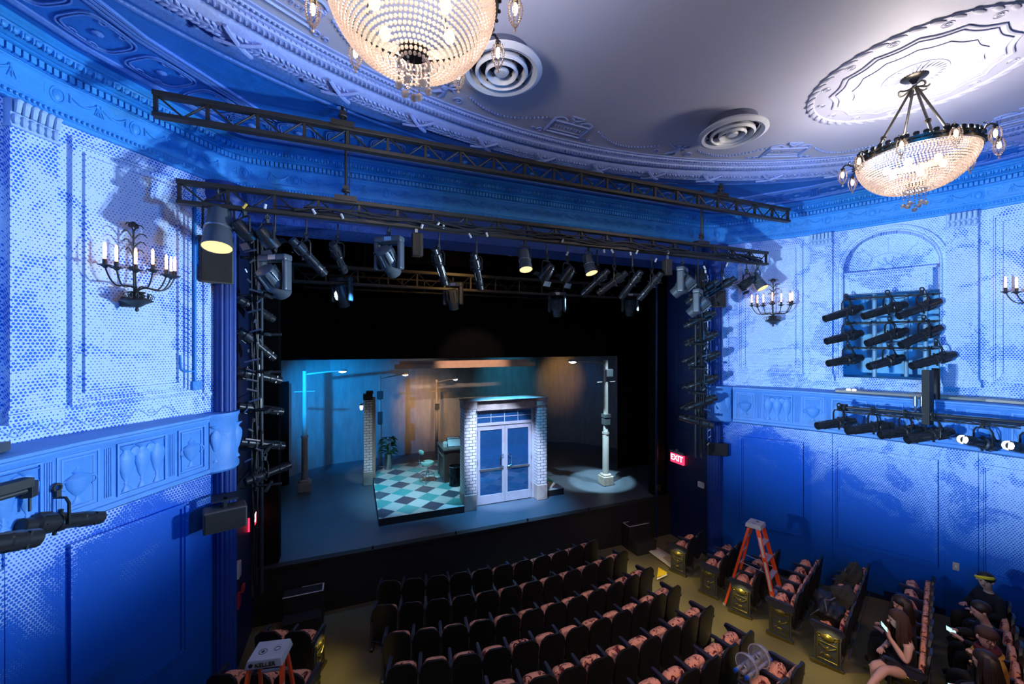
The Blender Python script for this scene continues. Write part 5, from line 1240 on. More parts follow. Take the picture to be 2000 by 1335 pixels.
def seat(x,y,z,rz,label,group,left_end=False,right_end=False,up=True):
    t=thing('theatre_seat',label,'theatre seat',(x,y,z),rz,group)
    inst('backrest_shell',sp_('shell',s_back,M['shell']),t)
    inst('back_cushion',sp_('bcush',lambda m:m.sup((0,.045,.455),(.182,.040,.245),.35,.4,20,12,Matrix.Translation((0,.03,0))@Matrix.Rotation(math.radians(4),4,'X')),M['fabric']),t)
    if not up: inst('seat_cushion',sp_('scushd',lambda m:m.sup((0,.27,.36),(.178,.18,.055),.5,.4,18,12),M['fabric']),t)
    else: inst('seat_cushion',sp_('scush',lambda m:m.sup((0,0,0),(.178,.075,.16),.55,.45,18,12,Matrix.Translation((0,.205,.475))@Matrix.Rotation(math.radians(-22),4,'X')),M['fabric']),t)
    inst('back_edge_trim',sp_('trim',lambda m:m.tube([(-.17+.34*u,-.040,.215-.035*math.sin(PI*u)) for u in [q/10 for q in range(11)]],.007,5),M['arm']),t)
    for s,nm in ((-1,'armrest'),) + (((1,'armrest'),) if right_end else ()):
        inst(nm,sp_('arm',lambda m:(m.sup((0,.21,.615),(.027,.20,.02),.4,.4,12,6),m.box(-.012,.012,.06,.34,.30,.60),m.box(-.02,.02,.05,.12,.0,.35)),M['arm']),t,loc=(s*.2125,0,0))
    if left_end or right_end:
        s=-1 if left_end else 1
        p=inst('aisle_end_panel',sp_('panel',panel,M['arm'],False),t,loc=(s*.222,0,0))
        o=inst('ornament',sp_('orn',orn,M['gild']),p); 
        if s>0: o.rotation_euler=(0,0,0); o.scale=(-1,1,1)
    return t
NC=[11,12,12,12,12,12,12]; rowc=['front','second','third','fourth','fifth','sixth','seventh']
for k in range(7):
    Yk=7.42-.71*k; x0=.40 if k in(0,2,3) else .27; n=NC[k]; x1={0:5.10,1:5.42}.get(k,5.50)
    for i in range(n):
        x=x0+.2+(x1-x0-.4)*i/(n-1); 
        if (k==4 and x<1.4) or (k==5 and x<2.7) or (k==6 and x<4.2): continue
        y=Yk+(x-3.0)**2/20; rz=math.atan((x-3.0)/10)
        seat(x,y,fz(y-.1),rz,'black backed seat, %s from %s, in the %s row of the centre block'%(ORD[min(i+1,n-i)], 'the left' if i+1<=n-i else 'the right', rowc[k]),'centre block seats in the %s row'%rowc[k],i==0,i==n-1)
def wx(y):
    for (ta,a),(tb,b) in zip(NODES[1:],NODES[2:]):
        if b[1]<=y<=a[1]: return a[0]+(b[0]-a[0])*(a[1]-y)/(a[1]-b[1])
    return NODES[-1][1][0]
th=math.radians(21); dR=Vector((math.cos(th),math.sin(th))); nR=Vector((-math.sin(th),math.cos(th)))
SEATR={}
EY=[6.98,6.14,5.41,4.66,3.92,3.00,2.12]
for k,ye in enumerate(EY):
    i=0
    while i<7:
        p=Vector((6.8,ye))-nR*.2+dR*(.225+.445*i)
        if p.x>wx(min(p.y,7.2))-.36: break
        if False: continue
        SEATR[(k,i)]=(Vector((p.x,p.y,fz(p.y))),th)
        seat(p.x,p.y,fz(p.y),th,'patterned seat, %s from the aisle, in the %s row of the right block'%(ORD[i+1],rowc[k]),'right block seats in the %s row'%rowc[k],i==0,False,up=(k,i) not in ((5,0),(5,1),(6,0),(6,1),(6,3),(6,5),(6,6)))
        i+=1
for k in (0,1):
    for i in range(4 if k==0 else 4):
        p=Vector((6.8,EY[k]))-nR*.2+dR*(.225+.445*i); x=2*CX-p.x
        if p.x>wx(min(p.y,7.27))-.42: continue
        seat(x,p.y,fz(p.y),-th,'patterned seat, %s from the aisle, in the %s row of the left block'%(ORD[i+1],rowc[k]),'left block seats in the %s row'%rowc[k],False,i==0)
# small aisle lights under the arm ends
for k,e in ((0,.9),(2,1.2),(4,1.2)):
    p=Vector((6.8,EY[k]))-nR*.02-dR*.16; light('SPOT','aisle_light',(p.x,p.y,fz(p.y)+.64),e*8,(1,.80,.25),(p.x+.16,p.y,fz(p.y)),spot_size=2.0,spot_blend=.8,shadow_soft_size=.02)
p=Vector((6.8,EY[0]))-nR*.02-dR*.16; light('SPOT','aisle_light',(2*CX-p.x,p.y,.64),8,(1,.80,.25),(2*CX-p.x-.12,p.y,0),spot_size=2.0,spot_blend=.8,shadow_soft_size=.02)
for k in (1,2,3,4,5,6):
    Y_=7.42-.71*k+.35; light('SPOT','aisle_light',(5.66,Y_+.35,fz(Y_)+.62),16,(1,.86,.42),(6.05,Y_+.30,fz(Y_)),spot_size=2.2,spot_blend=.9,shadow_soft_size=.05)
light('SPOT','aisle_light',(.10,6.0,.62),22,(1,.86,.38),(-.18,6.0,0),spot_size=2.3,spot_blend=1,shadow_soft_size=.05)
# ------------------------------------------------------------------ ladders
M['orange']=paint('orange_fibreglass',(.85,.085,.015),.45,var=.08); M['alu']=paint('ladder_aluminium',(.52,.53,.58),.35,.6); M['capgrey']=paint('grey_plastic_cap',(.34,.34,.36),.6)
M['sticker']=paint('white_sticker',(.65,.62,.60),.5); M['ink']=paint('black_ink',(.01,.01,.012),.5)
def ladder(A,w,d,H,label,word=None,z0=0.,wb=.50,wt=.24,db=.90,dt=.14,n=5,loc_label=None):
    """A: ground point midway between the rear feet; w width direction, d from rear feet to the step side"""
    w=Vector((w[0],w[1],0)).normalized(); d=Vector((d[0],d[1],0)).normalized(); A=Vector((A[0],A[1],z0))
    t=thing('step_ladder',label,'ladder',tuple(A)); 
    def P(x,y,z): return w*x+d*y+Vector((0,0,z))
    mid=db/2
    def rail(x0,x1,y0,y1,name,kw,kd,mt):
        mb=MB(); a=P(x0,y0,0); b=P(x1,y1,H-.04); vs=[]
        for q in (a,b):
            for sx,sy in ((-1,-1),(1,-1),(1,1),(-1,1)): vs.append(q+w*sx*kw+d*sy*kd)
        mb.add(vs,[(0,3,2,1),(4,5,6,7),(0,1,5,4),(1,2,6,5),(2,3,7,6),(3,0,4,7)]); o=mb.build(name,mt,t,bevel=.004)
        mb=MB(); mb.cbox(a+Vector((0,0,.02)),(kw*2.6,kd*2.6,.06)); mb.build('foot',M['capgrey'],o); return o
    for s in (-1,1):
        rail(s*wb/2,s*wt/2,0,mid-dt/2,'rear_rail',.013,.022,M['orange'])
        o=rail(s*(wb/2+.03),s*(wt/2+.02),db,mid+dt/2,'front_rail',.013,.038,M['orange'])
        if True:
            mb=MB(); 
            for u0,u1 in ((.12,.34),(.38,.66),(.70,.90)):
                a=P(s*(wb/2+.03),db,0).lerp(P(s*(wt/2+.02),mid+dt/2,H-.04),u0)+w*s*.0145; b=P(s*(wb/2+.03),db,0).lerp(P(s*(wt/2+.02),mid+dt/2,H-.04),u1)+w*s*.0145
                mb.add([a-d*.02,a+d*.02,b+d*.02,b-d*.02,a-d*.02+w*s*.002,a+d*.02+w*s*.002,b+d*.02+w*s*.002,b-d*.02+w*s*.002],[(0,1,2,3),(4,7,6,5),(0,4,5,1),(1,5,6,2),(2,6,7,3),(3,7,4,0)])
            mb.build('label_stickers',M['sticker'],o)
    for k in range(1,n+1):
        u=k/(n+1); x=(wb/2+.03)*(1-u)+(wt/2+.02)*u; y=db*(1-u)+(mid+dt/2)*u; z=(H-.04)*u
        mb=MB(); vs=[]
        for sx in (-1,1):
            for yy,zz in ((-.045,0),(.045,0),(.045,-.03),(.04,-.03),(.04,-.008),(-.04,-.008),(-.04,-.03),(-.045,-.03)): vs.append(P(sx*x,y+yy,z+zz))
        mb.add(vs,[(i,(i+1)%8,8+(i+1)%8,8+i) for i in range(8)])
        for q in (-.03,-.01,.01,.03): mb.cyl(P(-x,y+q,z+.002),P(x,y+q,z+.002),.004,n=5)
        mb.build('step',M['alu'],t)
        x=wb/2*(1-u)+wt/2*u; y=(mid-dt/2)*u
        mb=MB(); a,b=P(-x,y,z),P(x,y,z); mb.cyl(a,b,.014,n=6); mb.build('rear_brace',M['alu'],t)
    u=.55
    for s in (-1,1):
        mb=MB(); mb.cyl(P(s*(wb/2*(1-u)+wt/2*u),(mid-dt/2)*u,H*u),P(s*(wb/2*(1-u)+wt/2*u),db*(1-u)+(mid+dt/2)*u,H*u-.05),.007,n=5); mb.build('spreader',M['alu'],t)
    Mx=Matrix(((w.x,d.x,0,(d*mid).x),(w.y,d.y,0,(d*mid).y),(0,0,1,0),(0,0,0,1)))
    mb=MB(); hw,hd=wt/2+.045,dt/2+.07
    vs=[(-hw,-hd,H-.075),(hw,-hd,H-.075),(hw,hd,H-.075),(-hw,hd,H-.075),(-hw+.02,-hd+.015,H),(hw-.02,-hd+.015,H),(hw-.02,hd-.015,H),(-hw+.02,hd-.015,H)]
    mb.add(vs,[(0,3,2,1),(4,5,6,7),(0,1,5,4),(1,2,6,5),(2,3,7,6),(3,0,4,7)],Mx); c=mb.build('top_cap',M['capgrey'],t,bevel=.008)
    mb=MB(); mb.cyl(Mx@Vector((.05,.02,H-.002)),Mx@Vector((.05,.02,H+.002)),.016,n=12); mb.build('cap_hole',M['ink'],c); mb=MB(); mb.torus((0,0,0),.035,.003,16,5,Mx@Matrix.Translation((.05,.02,H+.001))); mb.build('cap_ring',M['ink'],c); mb=MB(); mb.torus((0,0,0),.025,.003,16,5,Mx@Matrix.Translation((-.07,.0,H+.001))); mb.build('cap_ring',M['ink'],c)
    if word:
        # lettering reads along w on the face looking along +d
        fx=Mx@Matrix.Translation((-.015,hd+.003,H-.038))
        Rr=Matrix(((-1,0,0,0),(0,0,1,0),(0,1,0,0),(0,0,0,1)))
        txt(word,.055,fx@Rr,M['ink'],'cap_lettering',c,.004)
        mb=MB(); mb.cyl(Mx@Vector((.11,hd-.006,H-.038)),Mx@Vector((.11,hd+.002,H-.038)),.018,n=10); mb.build('cap_badge',M['ink'],c)
    return t
wR_=Vector((.93,.36)); dR_=Vector((.36,-.93))
ladder((6.83+.23,5.78+.09),wR_,dR_,1.74,'orange step ladder standing over the right block seats',db=.95)
ladder((-.66,4.98),(-.98,.20),(-.20,-.98),2.14,'orange step ladder with grey lettered cap at the lower left',word='KELLER',db=1.1,n=7,z0=.1)
# ------------------------------------------------------------------ folded aluminium frame with clear reels, bottom edge
t=thing('aluminium_trestle','grey aluminium trestle with clear plastic reels and blue ends near the bottom edge','trestle',(4.86,3.68,fz(3.6)),.16)
zt=.76
mb=MB()
for y in (-.07,.0,.07): mb.cyl((-.26,y,zt),(.26,y,zt),.022,n=10)
mb.build('crossbars',M['alu'],t,True)
for s in (-1,1):
    mb=MB(); mb.cyl((s*.20,-.07,zt),(s*.21,-.07,0),.018,n=8); mb.cyl((s*.20,.07,zt),(s*.21,.07,0),.018,n=8); mb.cyl((s*.205,-.07,.4),(s*.205,.07,.4),.012,n=6); mb.build('leg_frame',M['alu'],t,True)
    for y in (-.07,.07): mb=MB(); mb.cyl((s*.26,y,zt),(s*.30,y,zt),.024,n=10); mb.build('blue_end',M.setdefault('bluepl',paint('blue_plastic',(.01,.10,.65),.4)),t,True)
def clearm():
    m,nt,out=newmat('clear_plastic'); g=nd(nt,'ShaderNodeBsdfGlossy',{'Color':(1,1,1,1),'Roughness':.15}); tr=nd(nt,'ShaderNodeBsdfTransparent',{'Color':(.85,.85,.9,1)}); d=nd(nt,'ShaderNodeBsdfDiffuse',{'Color':(.5,.5,.55,1)})
    a=nd(nt,'ShaderNodeMixShader',{0:.25}); nt.links.new(tr.outputs[0],a.inputs[1]); nt.links.new(g.outputs[0],a.inputs[2]); b=nd(nt,'ShaderNodeMixShader',{0:.25}); nt.links.new(a.outputs[0],b.inputs[1]); nt.links.new(d.outputs[0],b.inputs[2]); nt.links.new(b.outputs[0],out.inputs[0]); return m
M['clear']=clearm()
for x in (-.14,.16):
    mb=MB(); T=Matrix.Translation((x,0,zt+.06))@Matrix.Rotation(PI/2,4,'Y'); mb.lathe([(.03,-.03),(.13,-.03),(.135,-.02),(.135,.02),(.13,.03),(.03,.03)],28,T); mb.build('clear_reel',M['clear'],t,True)
    mb=MB(); mb.lathe([(.03,-.035),(.03,.035)],14,T); mb.lathe([(.128,-.03),(.142,-.03),(.142,-.024),(.128,-.024)],28,T); mb.build('reel_rim',M['sticker'],t,True)
# flat boards and papers in the aisle
def flat(px,z,name,label,cat,mt,h=.012,kids=()):
    pts=[atZ(x,y,z) for x,y in px]; c=sum(pts,Vector())/len(pts); c.z=0
    t=thing(name,label,cat,(c.x,c.y,0)); mb=MB(); mb.prism([(p.x-c.x,p.y-c.y) for p in pts],z-h,z); mb.build('board',mt,t)
    for kp,km,kn in kids:
        pts2=[atZ(x,y,z) for x,y in kp]; mb=MB(); mb.prism([(p.x-c.x,p.y-c.y) for p in pts2],z,z+.006); mb.build(kn,km,t)
    return t
M['yel']=paint('yellow_board_paint',(.75,.50,.02),.5)
flat([(1268,1076),(1284,1068),(1328,1094),(1312,1108)],.06,'sign_board','flat brown and white board lying in the aisle before the right block','board',M['tan'],.02,[([(1268,1076),(1272,1074),(1316,1105),(1312,1108)],M['sticker'],'white_edge'),([(1278,1078),(1286,1074),(1302,1084),(1294,1089)],M['sticker'],'white_mark')])
flat([(1283,1126),(1286,1107),(1303,1117),(1301,1121)],.04,'floor_board','bright yellow board with white edge lying in the aisle','board',M['yel'],.02,[([(1283,1129),(1303,1120),(1303,1123),(1283,1132)],M['sticker'],'white_edge')])
flat([(1403,1253),(1406,1251),(1428,1264),(1425,1266)],fz(4.2)+.02,'wooden_strip','thin pale strip lying by the seats near the bottom aisle','board',M['tan'],.01)
flat([(1308,1212),(1320,1209),(1321,1215),(1311,1217)],.09,'paper_scrap','white paper scrap on the floor behind the fourth row','paper',M['plug'],.004)
p=atY(991,1104,7.42-.0); mb=MB(); mb.cbox((p.x,p.y,p.z),(.03,.03,.12),None); tag(mb.build('tape_strip',M['bluepl']),'short blue tape strip on a front row seat back','tape')
# ------------------------------------------------------------------ coats and bags on the seats
def lump(mb,c,r,seed,n=20):
    random.seed(seed)
    b=len(mb.v); mb.sup(c,r,.9,.9,n,n//2)
    for i in range(b,len(mb.v)):
        v=Vector(mb.v[i]); q=v-Vector(c); k=1+.14*math.sin(q.x*38+seed)*math.cos(q.z*31+seed*2)+.10*math.sin(q.y*45+q.z*20+seed); mb.v[i]=tuple(Vector(c)+q*k)
def onseat(k,i,x=0,y=.25,z=0):
    o,r=SEATR[(k,i)]; return o+Vector((x*math.cos(r)-y*math.sin(r), x*math.sin(r)+y*math.cos(r), z))
M['coat']=paint('dark_olive_coat',(.035,.035,.028),.9,bump=.6,bscale=30); M['bag']=paint('black_bag_nylon',(.008,.008,.010),.5,bump=.5,bscale=25); M['strap']=paint('grey_strap',(.12,.12,.13),.6)
def coat(k,i,label,s=1.,seed=1):
    p=onseat(k,i,.0,.12,.62); t=thing('draped_coat',label,'coat',tuple(p),SEATR[(k,i)][1]); 
    mb=MB(); lump(mb,(0,0,.05),(.21*s,.13,.27),seed,26); lump(mb,(-.08,.12,-.05),(.16,.16,.10),seed+2,22); mb.build('folds',M['coat'],t,'all')
    mb=MB(); mb.tube([(-.12,.1,.15),(-.22,.16,.02),(-.24,.24,-.12)],[.06,.05,.04],8); mb.build('sleeve',M['coat'],t,True)
coat(4,4,'dark olive coat draped over the wall end seat of the fifth right row',1.1,4) if (4,4) in SEATR else None
p=onseat(4,0,.12,.22,.66); t=thing('shoulder_bag','black shoulder bag with loose straps piled on the aisle seats of the fifth right row','bag',tuple(p),.36)
mb=MB(); lump(mb,(0,0,.02),(.26,.19,.15),7,30); lump(mb,(.16,.10,.10),(.18,.14,.12),9,24); mb.build('bag_body',M['bag'],t,'all')
mb=MB(); mb.tube([(-.22,.0,.10),(-.12,.05,.24),(.0,.0,.20),(.10,-.05,.22),(.2,-.02,.12)],.012,6); mb.tube([(-.2,.1,.1),(-.34,.12,.12),(-.30,.2,.0)],.008,6); mb.build('strap',M['strap'],t,True)
t=thing('winter_jacket','black padded jacket heaped on the fifth right row beside the shoulder bag','coat',tuple(onseat(4,1,.12,.12,.74)),.36)
mb=MB(); lump(mb,(0,0,0),(.20,.17,.20),12,26); lump(mb,(.10,-.03,.06),(.14,.12,.14),13,22); mb.build('padding',M['coat'],t,'all'); mb=MB(); mb.tube([(-.15,.1,.05),(-.05,.14,.12),(.08,.13,.10),(.16,.08,.14)],.010,6); mb.build('zip',M['strap'],t,True)
# ------------------------------------------------------------------ people
M['skin']=paint('skin',(.62,.33,.24),.5,var=.05); M['skin2']=paint('fair_skin',(.72,.42,.32),.5,var=.05)
M['hairb']=paint('brown_hair',(.075,.028,.014),.5,var=.3,scale=30,bump=.6,bscale=120); M['haird']=paint('dark_brown_hair',(.022,.010,.007),.5,var=.3,scale=30)
M['blackcloth']=paint('black_cloth',(.008,.008,.010),.9,bump=.3); M['mustard']=paint('mustard_wool_coat',(.50,.24,.035),.9,bump=.4,bscale=60); M['scarf']=paint('maroon_scarf',(.10,.012,.02),.9,bump=.6)
m,nt,out=newmat('grey_ribbed_sweater'); tc=nd(nt,'ShaderNodeTexCoord').outputs['Object']; wv=nd(nt,'ShaderNodeTexWave',{'Vector':tc,'Scale':22,'Distortion':1.5}); bsdf(nt,out,mix(nt,wv.outputs[1],(.05,.045,.045),(.17,.15,.145)),.9,0); M['stripe']=m
M['greyc']=paint('grey_wool',(.22,.19,.18),.9,bump=.4); M['screen']=glow('phone_screen_glow',(.35,.85,.95),2.2)
def skinmesh(name,verts,edges,rad,mt,parent,sub=1,root=0):
    me=bpy.data.meshes.new(name); me.from_pydata([tuple(v) for v in verts],edges,[]); me.materials.append(mt)
    o=bpy.data.objects.new(name,me); COL.objects.link(o); o.parent=parent
    s=o.modifiers.new('skin','SKIN'); s.use_smooth_shade=True
    if not me.skin_vertices: raise RuntimeError('no skin layer')
    for i,r in enumerate(rad):
        sv=me.skin_vertices[0].data[i]; rr=r if isinstance(r,tuple) else (r,r); sv.radius=rr; sv.use_root=(i==root)
    u=o.modifiers.new('sub','SUBSURF'); u.levels=sub; u.render_levels=sub
    return o
def person(loc,rz,label,skin,top,legs,lean=.0,look=(0,.12,-.02),LA=None,RA_=None,LL=None,RL=None,short=False,bare=False,sc=.95,hair=('long','hairb'),phone=None,glasses=False,extra=None):
    t=thing('person',label,'person',tuple(loc),rz); t.scale=(sc,)*3
    V=[];E=[];Rd=[]
    def v(p,r,par=None):
        V.append(Vector(p)); Rd.append(r)
        if par is not None: E.append((par,len(V)-1))
        return len(V)-1
    L=lean
    pel=v((0,.24,.50),(.14,.11)); sp=v((0,.23+L*.3,.66),(.125,.095),pel); ch=v((0,.22+L*.7,.85),(.145,.10),sp); nb=v((0,.22+L,.99),.055,ch); nk=v((0,.235+L,1.06),.05,nb)
    hb=v((look[0]*.3,.26+L+look[1]*.3,1.12),(.068,.075),nk); hm=v((look[0]*.3,.27+L+look[1]*.3,1.20),(.082,.098),hb); ht=v((look[0]*.2,.265+L+look[1]*.2,1.27),(.066,.078),hm)
    hands=[]
    def arm(s,el,wr,hd):
        sh=v((s*.17,.22+L*.85,.93),.052,ch); e=v(el,.042,sh); e2=v(Vector(el).lerp(Vector(wr),.35),.042,e); w=v(wr,.025,e2); d=(Vector(hd)-Vector(wr)); d.normalize()
        pa=v(Vector(wr)+d*.05,(.036,.022),w); sd_=d.cross(Vector((0,0,1))); sd_=sd_.normalized() if sd_.length>.1 else Vector((1,0,0)); dn=sd_.cross(d).normalized()*(-1 if sd_.cross(d).z>0 else 1)
        kn=Vector(wr)+d*.085
        for q,l in ((-1.5,.030),(-.5,.036),(.5,.034),(1.5,.026)):
            f0=v(kn+sd_*q*.017,.0095,pa); f1=v(kn+sd_*q*.018+d*l+dn*.006,.0085,f0); v(kn+sd_*q*.018+d*l*1.5+dn*.026,.007,f1)
        th0=v(Vector(wr)+d*.035-sd_*s*.030,.011,pa); v(Vector(wr)+d*.065-sd_*s*.048+dn*.012,.008,th0)
        hands.append((e,w,Vector(wr)+d*.09)); return sh,e,w
    LA=LA or ((-.25,.26+L,.72),(-.12,.46+L,.70),(-.05,.56+L,.72)); RA_=RA_ or ((.25,.26+L,.72),(.12,.46+L,.70),(.05,.56+L,.72))
    la=arm(-1,*LA); ra=arm(1,*RA_)
    def leg(s,kn,an,toe):
        h=v((s*.09,.27,.49),.085,pel); k=v(kn,.06,h); c=v(Vector(kn).lerp(Vector(an),.35),.055,k); a=v(an,.034,c); ts=v(Vector(an).lerp(Vector(toe),.5)+Vector((0,0,-.02)),.034,a); v(toe,.026,ts); return h,k,a
    LL=LL or ((-.12,.60,.52),(-.12,.60,.12),(-.12,.72,.05)); RL=RL or ((.12,.60,.52),(.12,.60,.12),(.12,.72,.05))
    ll=leg(-1,*LL); rl=leg(1,*RL)
    body=skinmesh('body',V,E,Rd,M[skin],t,2 if sc>.5 else 1)
    # clothing shells follow the same joints
    def shell(name,ids,mt,g,cut=None):
        vs=[];es=[];rd=[];mp={}
        for a in ids: mp[a]=len(vs); vs.append(V[a]); r=Rd[a]; rd.append(tuple(x*g+.020 for x in (r if isinstance(r,tuple) else (r,r))))
        for a,b in E:
            if a in mp and b in mp: es.append((mp[a],mp[b]))
        return skinmesh(name,vs,es,rd,mt,t,2)
    torso=[pel,sp,ch,nb]; sh_l,el_l,wr_l=la; sh_r,el_r,wr_r=ra
    shell('shirt' if short else 'jacket',torso+([sh_l,sh_r] if short=='bare' else [sh_l,el_l,sh_r,el_r] if short else [sh_l,el_l,el_l+1,wr_l,sh_r,el_r,el_r+1,wr_r]),M[top],1.12)
    if bare: shell('skirt',[pel,ll[0],rl[0]],M[legs],1.3)
    else: shell('trousers',[pel]+[ll[0],ll[1],ll[1]+1,ll[2]]+[rl[0],rl[1],rl[1]+1,rl[2]],M[legs],1.08)
    for s_,an,toe in ((-1,LL[1],LL[2]),(1,RL[1],RL[2])):
        mb=MB(); a=Vector(an); b=Vector(toe); mb.tube([a+Vector((0,-.03,-.03)),a.lerp(b,.5)+Vector((0,0,-.02)),b+Vector((0,0,0))],[.045,.045,.035],8); mb.build('shoe',M['blackcloth'],t,True)
    # face
    H=Vector(V[hm]); f=Vector((look[0],look[1]+.001,0)).normalized(); sdv=Vector((f.y,-f.x,0)); up=Vector((0,0,1)); f=(f+Vector((0,0,look[2]*3))).normalized()
    mb=MB(); mb.sup(tuple(H+f*.100-up*.015),(.010,.015,.018),1,1,8,6); mb.build('nose',M[skin],t,True)
    for s in (-1,1): mb=MB(); mb.sup(tuple(H+sdv*s*.085-up*.005),(.014,.018,.028),1,1,8,6); mb.build('ear',M[skin],t,True)
    mb=MB(); mb.sup(tuple(H+f*.094-up*.052),(.022,.008,.006),1,1,8,5); mb.build('mouth',M['scarf'],t,True)
    for s in (-1,1): mb=MB(); mb.sup(tuple(H+f*.086+sdv*s*.032+up*.012),(.012,.008,.007),1,1,8,5); mb.build('eye',M['ink'],t,True)
    if glasses:
        mb=MB()
        for s in (-1,1):
            mb.torus((0,0,0),.026,.0035,18,5,Matrix.Translation(H+f*.104+sdv*s*.034+up*.010)@f.to_track_quat('Z','Y').to_matrix().to_4x4()); mb.cyl(H+f*.10+sdv*s*.06+up*.012,H+sdv*s*.09+up*.012,.003,n=5)
        mb.build('glasses',M['ink'],t,True)
    # hair
    kind,hm_=hair; random.seed(int(loc[0]*100)); mb=MB(); C=H+Vector((0,-.015,.025))-f*.018
    mb.sup(tuple(C+up*.015),(.098,.108,.092),1,1,18,10)
    if kind=='long':
        for k in range(80):
            a=random.uniform(-2.3,2.3); bd=Vector((-f.x,-f.y,0)).normalized(); dv=(bd*math.cos(a)+sdv*math.sin(a)); ln=random.uniform(.30,.46); r0=.088
            pts=[C+up*.085+dv*.03, C+dv*r0*1.0+up*.03, C+dv*(r0+.022)-up*.08, C+dv*(r0+.030+.02*math.sin(k))-up*ln*.55+sdv*.02*math.sin(k*2.), C+dv*(r0+.02+.03*math.sin(k*1.7))-up*ln]
            mb.tube(pts,[.018,.024,.026,.022,.008],5)
    elif kind=='tied':
        mb.sup(tuple(C-f*.09-up*.02),(.06,.06,.07),1,1,12,8); mb.tube([C-f*.11,C-f*.15-up*.08,C-f*.13-up*.20],[.04,.035,.012],8)
    mb.build('hair',M[hm_],t,True)
    if phone:
        p=hands[phone[0]][2]; mb=MB(); T=Matrix.Translation(p+Vector(phone[1]))@Matrix.Rotation(phone[2],4,'Z')@Matrix.Rotation(phone[3],4,'X')@Matrix.Rotation(-.65,4,'Y'); mb.box(-.036,.036,-.068,.068,-.005,.004,T)
        ph=thing('mobile_phone',phone[4],'phone'); ph.matrix_world=Matrix.Translation(loc)@Matrix.Rotation(rz,4,'Z')@Matrix.Scale(sc,4); mb.build('case',M['ink'],ph)
        mb=MB(); mb.box(-.032,.032,-.062,.062,.004,.006,T); mb.build('lit_screen',M['screen'],ph)
    if extra=='band':
        mb=MB(); mb.torus((0,0,0),.095,.026,22,6,Matrix.Translation(H+up*.045)@Matrix.Rotation(.35,4,'Y')); mb.build('headband',M['yel'],t,True)
    if extra=='scarf':
        mb=MB(); c=V[nk]-up*.03; mb.torus((0,0,0),.085,.045,20,8,Matrix.Translation(c)@Matrix.Rotation(-.25,4,'X')); mb.tube([c+f*.09,c+f*.12-up*.12,c+f*.10-up*.26],[.05,.045,.03],8); mb.build('scarf',M['scarf'],t,True)
        mb=MB(); mb.torus((0,0,0),.125,.028,20,6,Matrix.Translation(c-up*.055)@Matrix.Rotation(-.2,4,'X')); mb.build('collar',M['mustard'],t,True)
    return t
def seatloc(k,i,x=0,y=0):
    o,r=SEATR[(k,i)]; p=onseat(k,i,x,y,0); return p,r
p,r=seatloc(5,0,.02,-.02)
person(p,r+.35,'seated woman with long wavy brown hair and bare legs, black dress, at the aisle','skin2','blackcloth','blackcloth',lean=.04,look=(-.05,.12,-.06),short='bare',bare=True,hair=('long','hairb'),
    LA=((-.24,.30,.74),(-.10,.44,.96),(-.06,.47,1.06)),RA_=((.24,.30,.74),(.10,.46,.66),(.0,.52,.66)),
    LL=((-.34,.56,.62),(-.62,.78,.55),(-.74,.86,.50)),RL=((-.16,.62,.54),(-.24,.62,.16),(-.32,.74,.06)),phone=(0,(-.02,.03,.04),.3,.9,'pale glowing phone held up by the long haired woman at the aisle'))
p,r=seatloc(5,1,.0,-.02)
person(p,r,'person with very dark long hair in black, seated behind the woman holding a phone','skin','blackcloth','blackcloth',lean=.02,look=(-.12,.06,-.04),hair=('long','haird'))
p,r=seatloc(6,3,.0,-.02)
person(p,r+.25,'person in a dark jacket bent over a glowing phone held in both hands','skin','blackcloth','blackcloth',lean=.08,look=(-.06,.12,-.10),hair=('short','haird'),LA=((-.25,.34,.70),(-.13,.58,.74),(-.05,.66,.78)),RA_=((.25,.34,.70),(.12,.58,.74),(.05,.66,.78)),phone=(0,(.08,.02,.0),.2,.5,'bright phone held in both hands by the person in the dark jacket'))
p,r=seatloc(6,1,.12,.0)
person(p,r+.30,'woman with glasses in a mustard coat and maroon scarf, hands raised to her chest','skin2','mustard','blackcloth',lean=.08,look=(-.13,-.03,-.03),hair=('tied','hairb'),glasses=True,extra='scarf',LA=((-.22,.34,.78),(-.16,.44,.94),(-.16,.50,1.0)),RA_=((.24,.36,.78),(.02,.46,.92),(-.06,.50,.98)))
p,r=seatloc(6,0,-.16,-.06)
person(p,r+.1,'person in a grey ribbed sweater with long dark hair looking down at a phone','skin2','stripe','greyc',lean=.14,look=(-.02,.12,-.12),hair=('long','haird'),LA=((-.26,.36,.70),(-.14,.60,.70),(-.04,.68,.72)),phone=(0,(.05,.02,.02),.5,.4,'small lit phone in the lap of the person in grey at the bottom edge'))
k_=max(i for (a,i) in SEATR if a==6); p,r=seatloc(6,k_,.0,-.02)
person(p,r+.6,'person in a black coat near the wall with a yellow and black headband','skin','blackcloth','blackcloth',lean=.02,look=(-.1,.1,-.02),hair=('short','haird'),sc=.96,extra='band')
# wooden ledge strip on the right box front with two small puck lights
mb=MB(); wbox(mb,'R',2.45,8.5,4.222,4.262,.05,.40)
tag(mb.build('ledge_board',paint('pale_wood_ledge',(.30,.25,.17),.35)),'long pale wooden board lying on top of the right box front','ledge board')
for k,px in enumerate((1657,1668)):
    p=atW(px,762,'R',.36); mb=MB(); mb.sup((p.x,p.y,4.28),(.035,.035,.02),.8,1,12,6); tag(mb.build('puck_light',glow('puck_glow_%d'%k,(1,1,1),6),smooth=True),'tiny bright white light on the right ledge board, the %s of the two'%('left' if k==0 else 'right'),'small light')
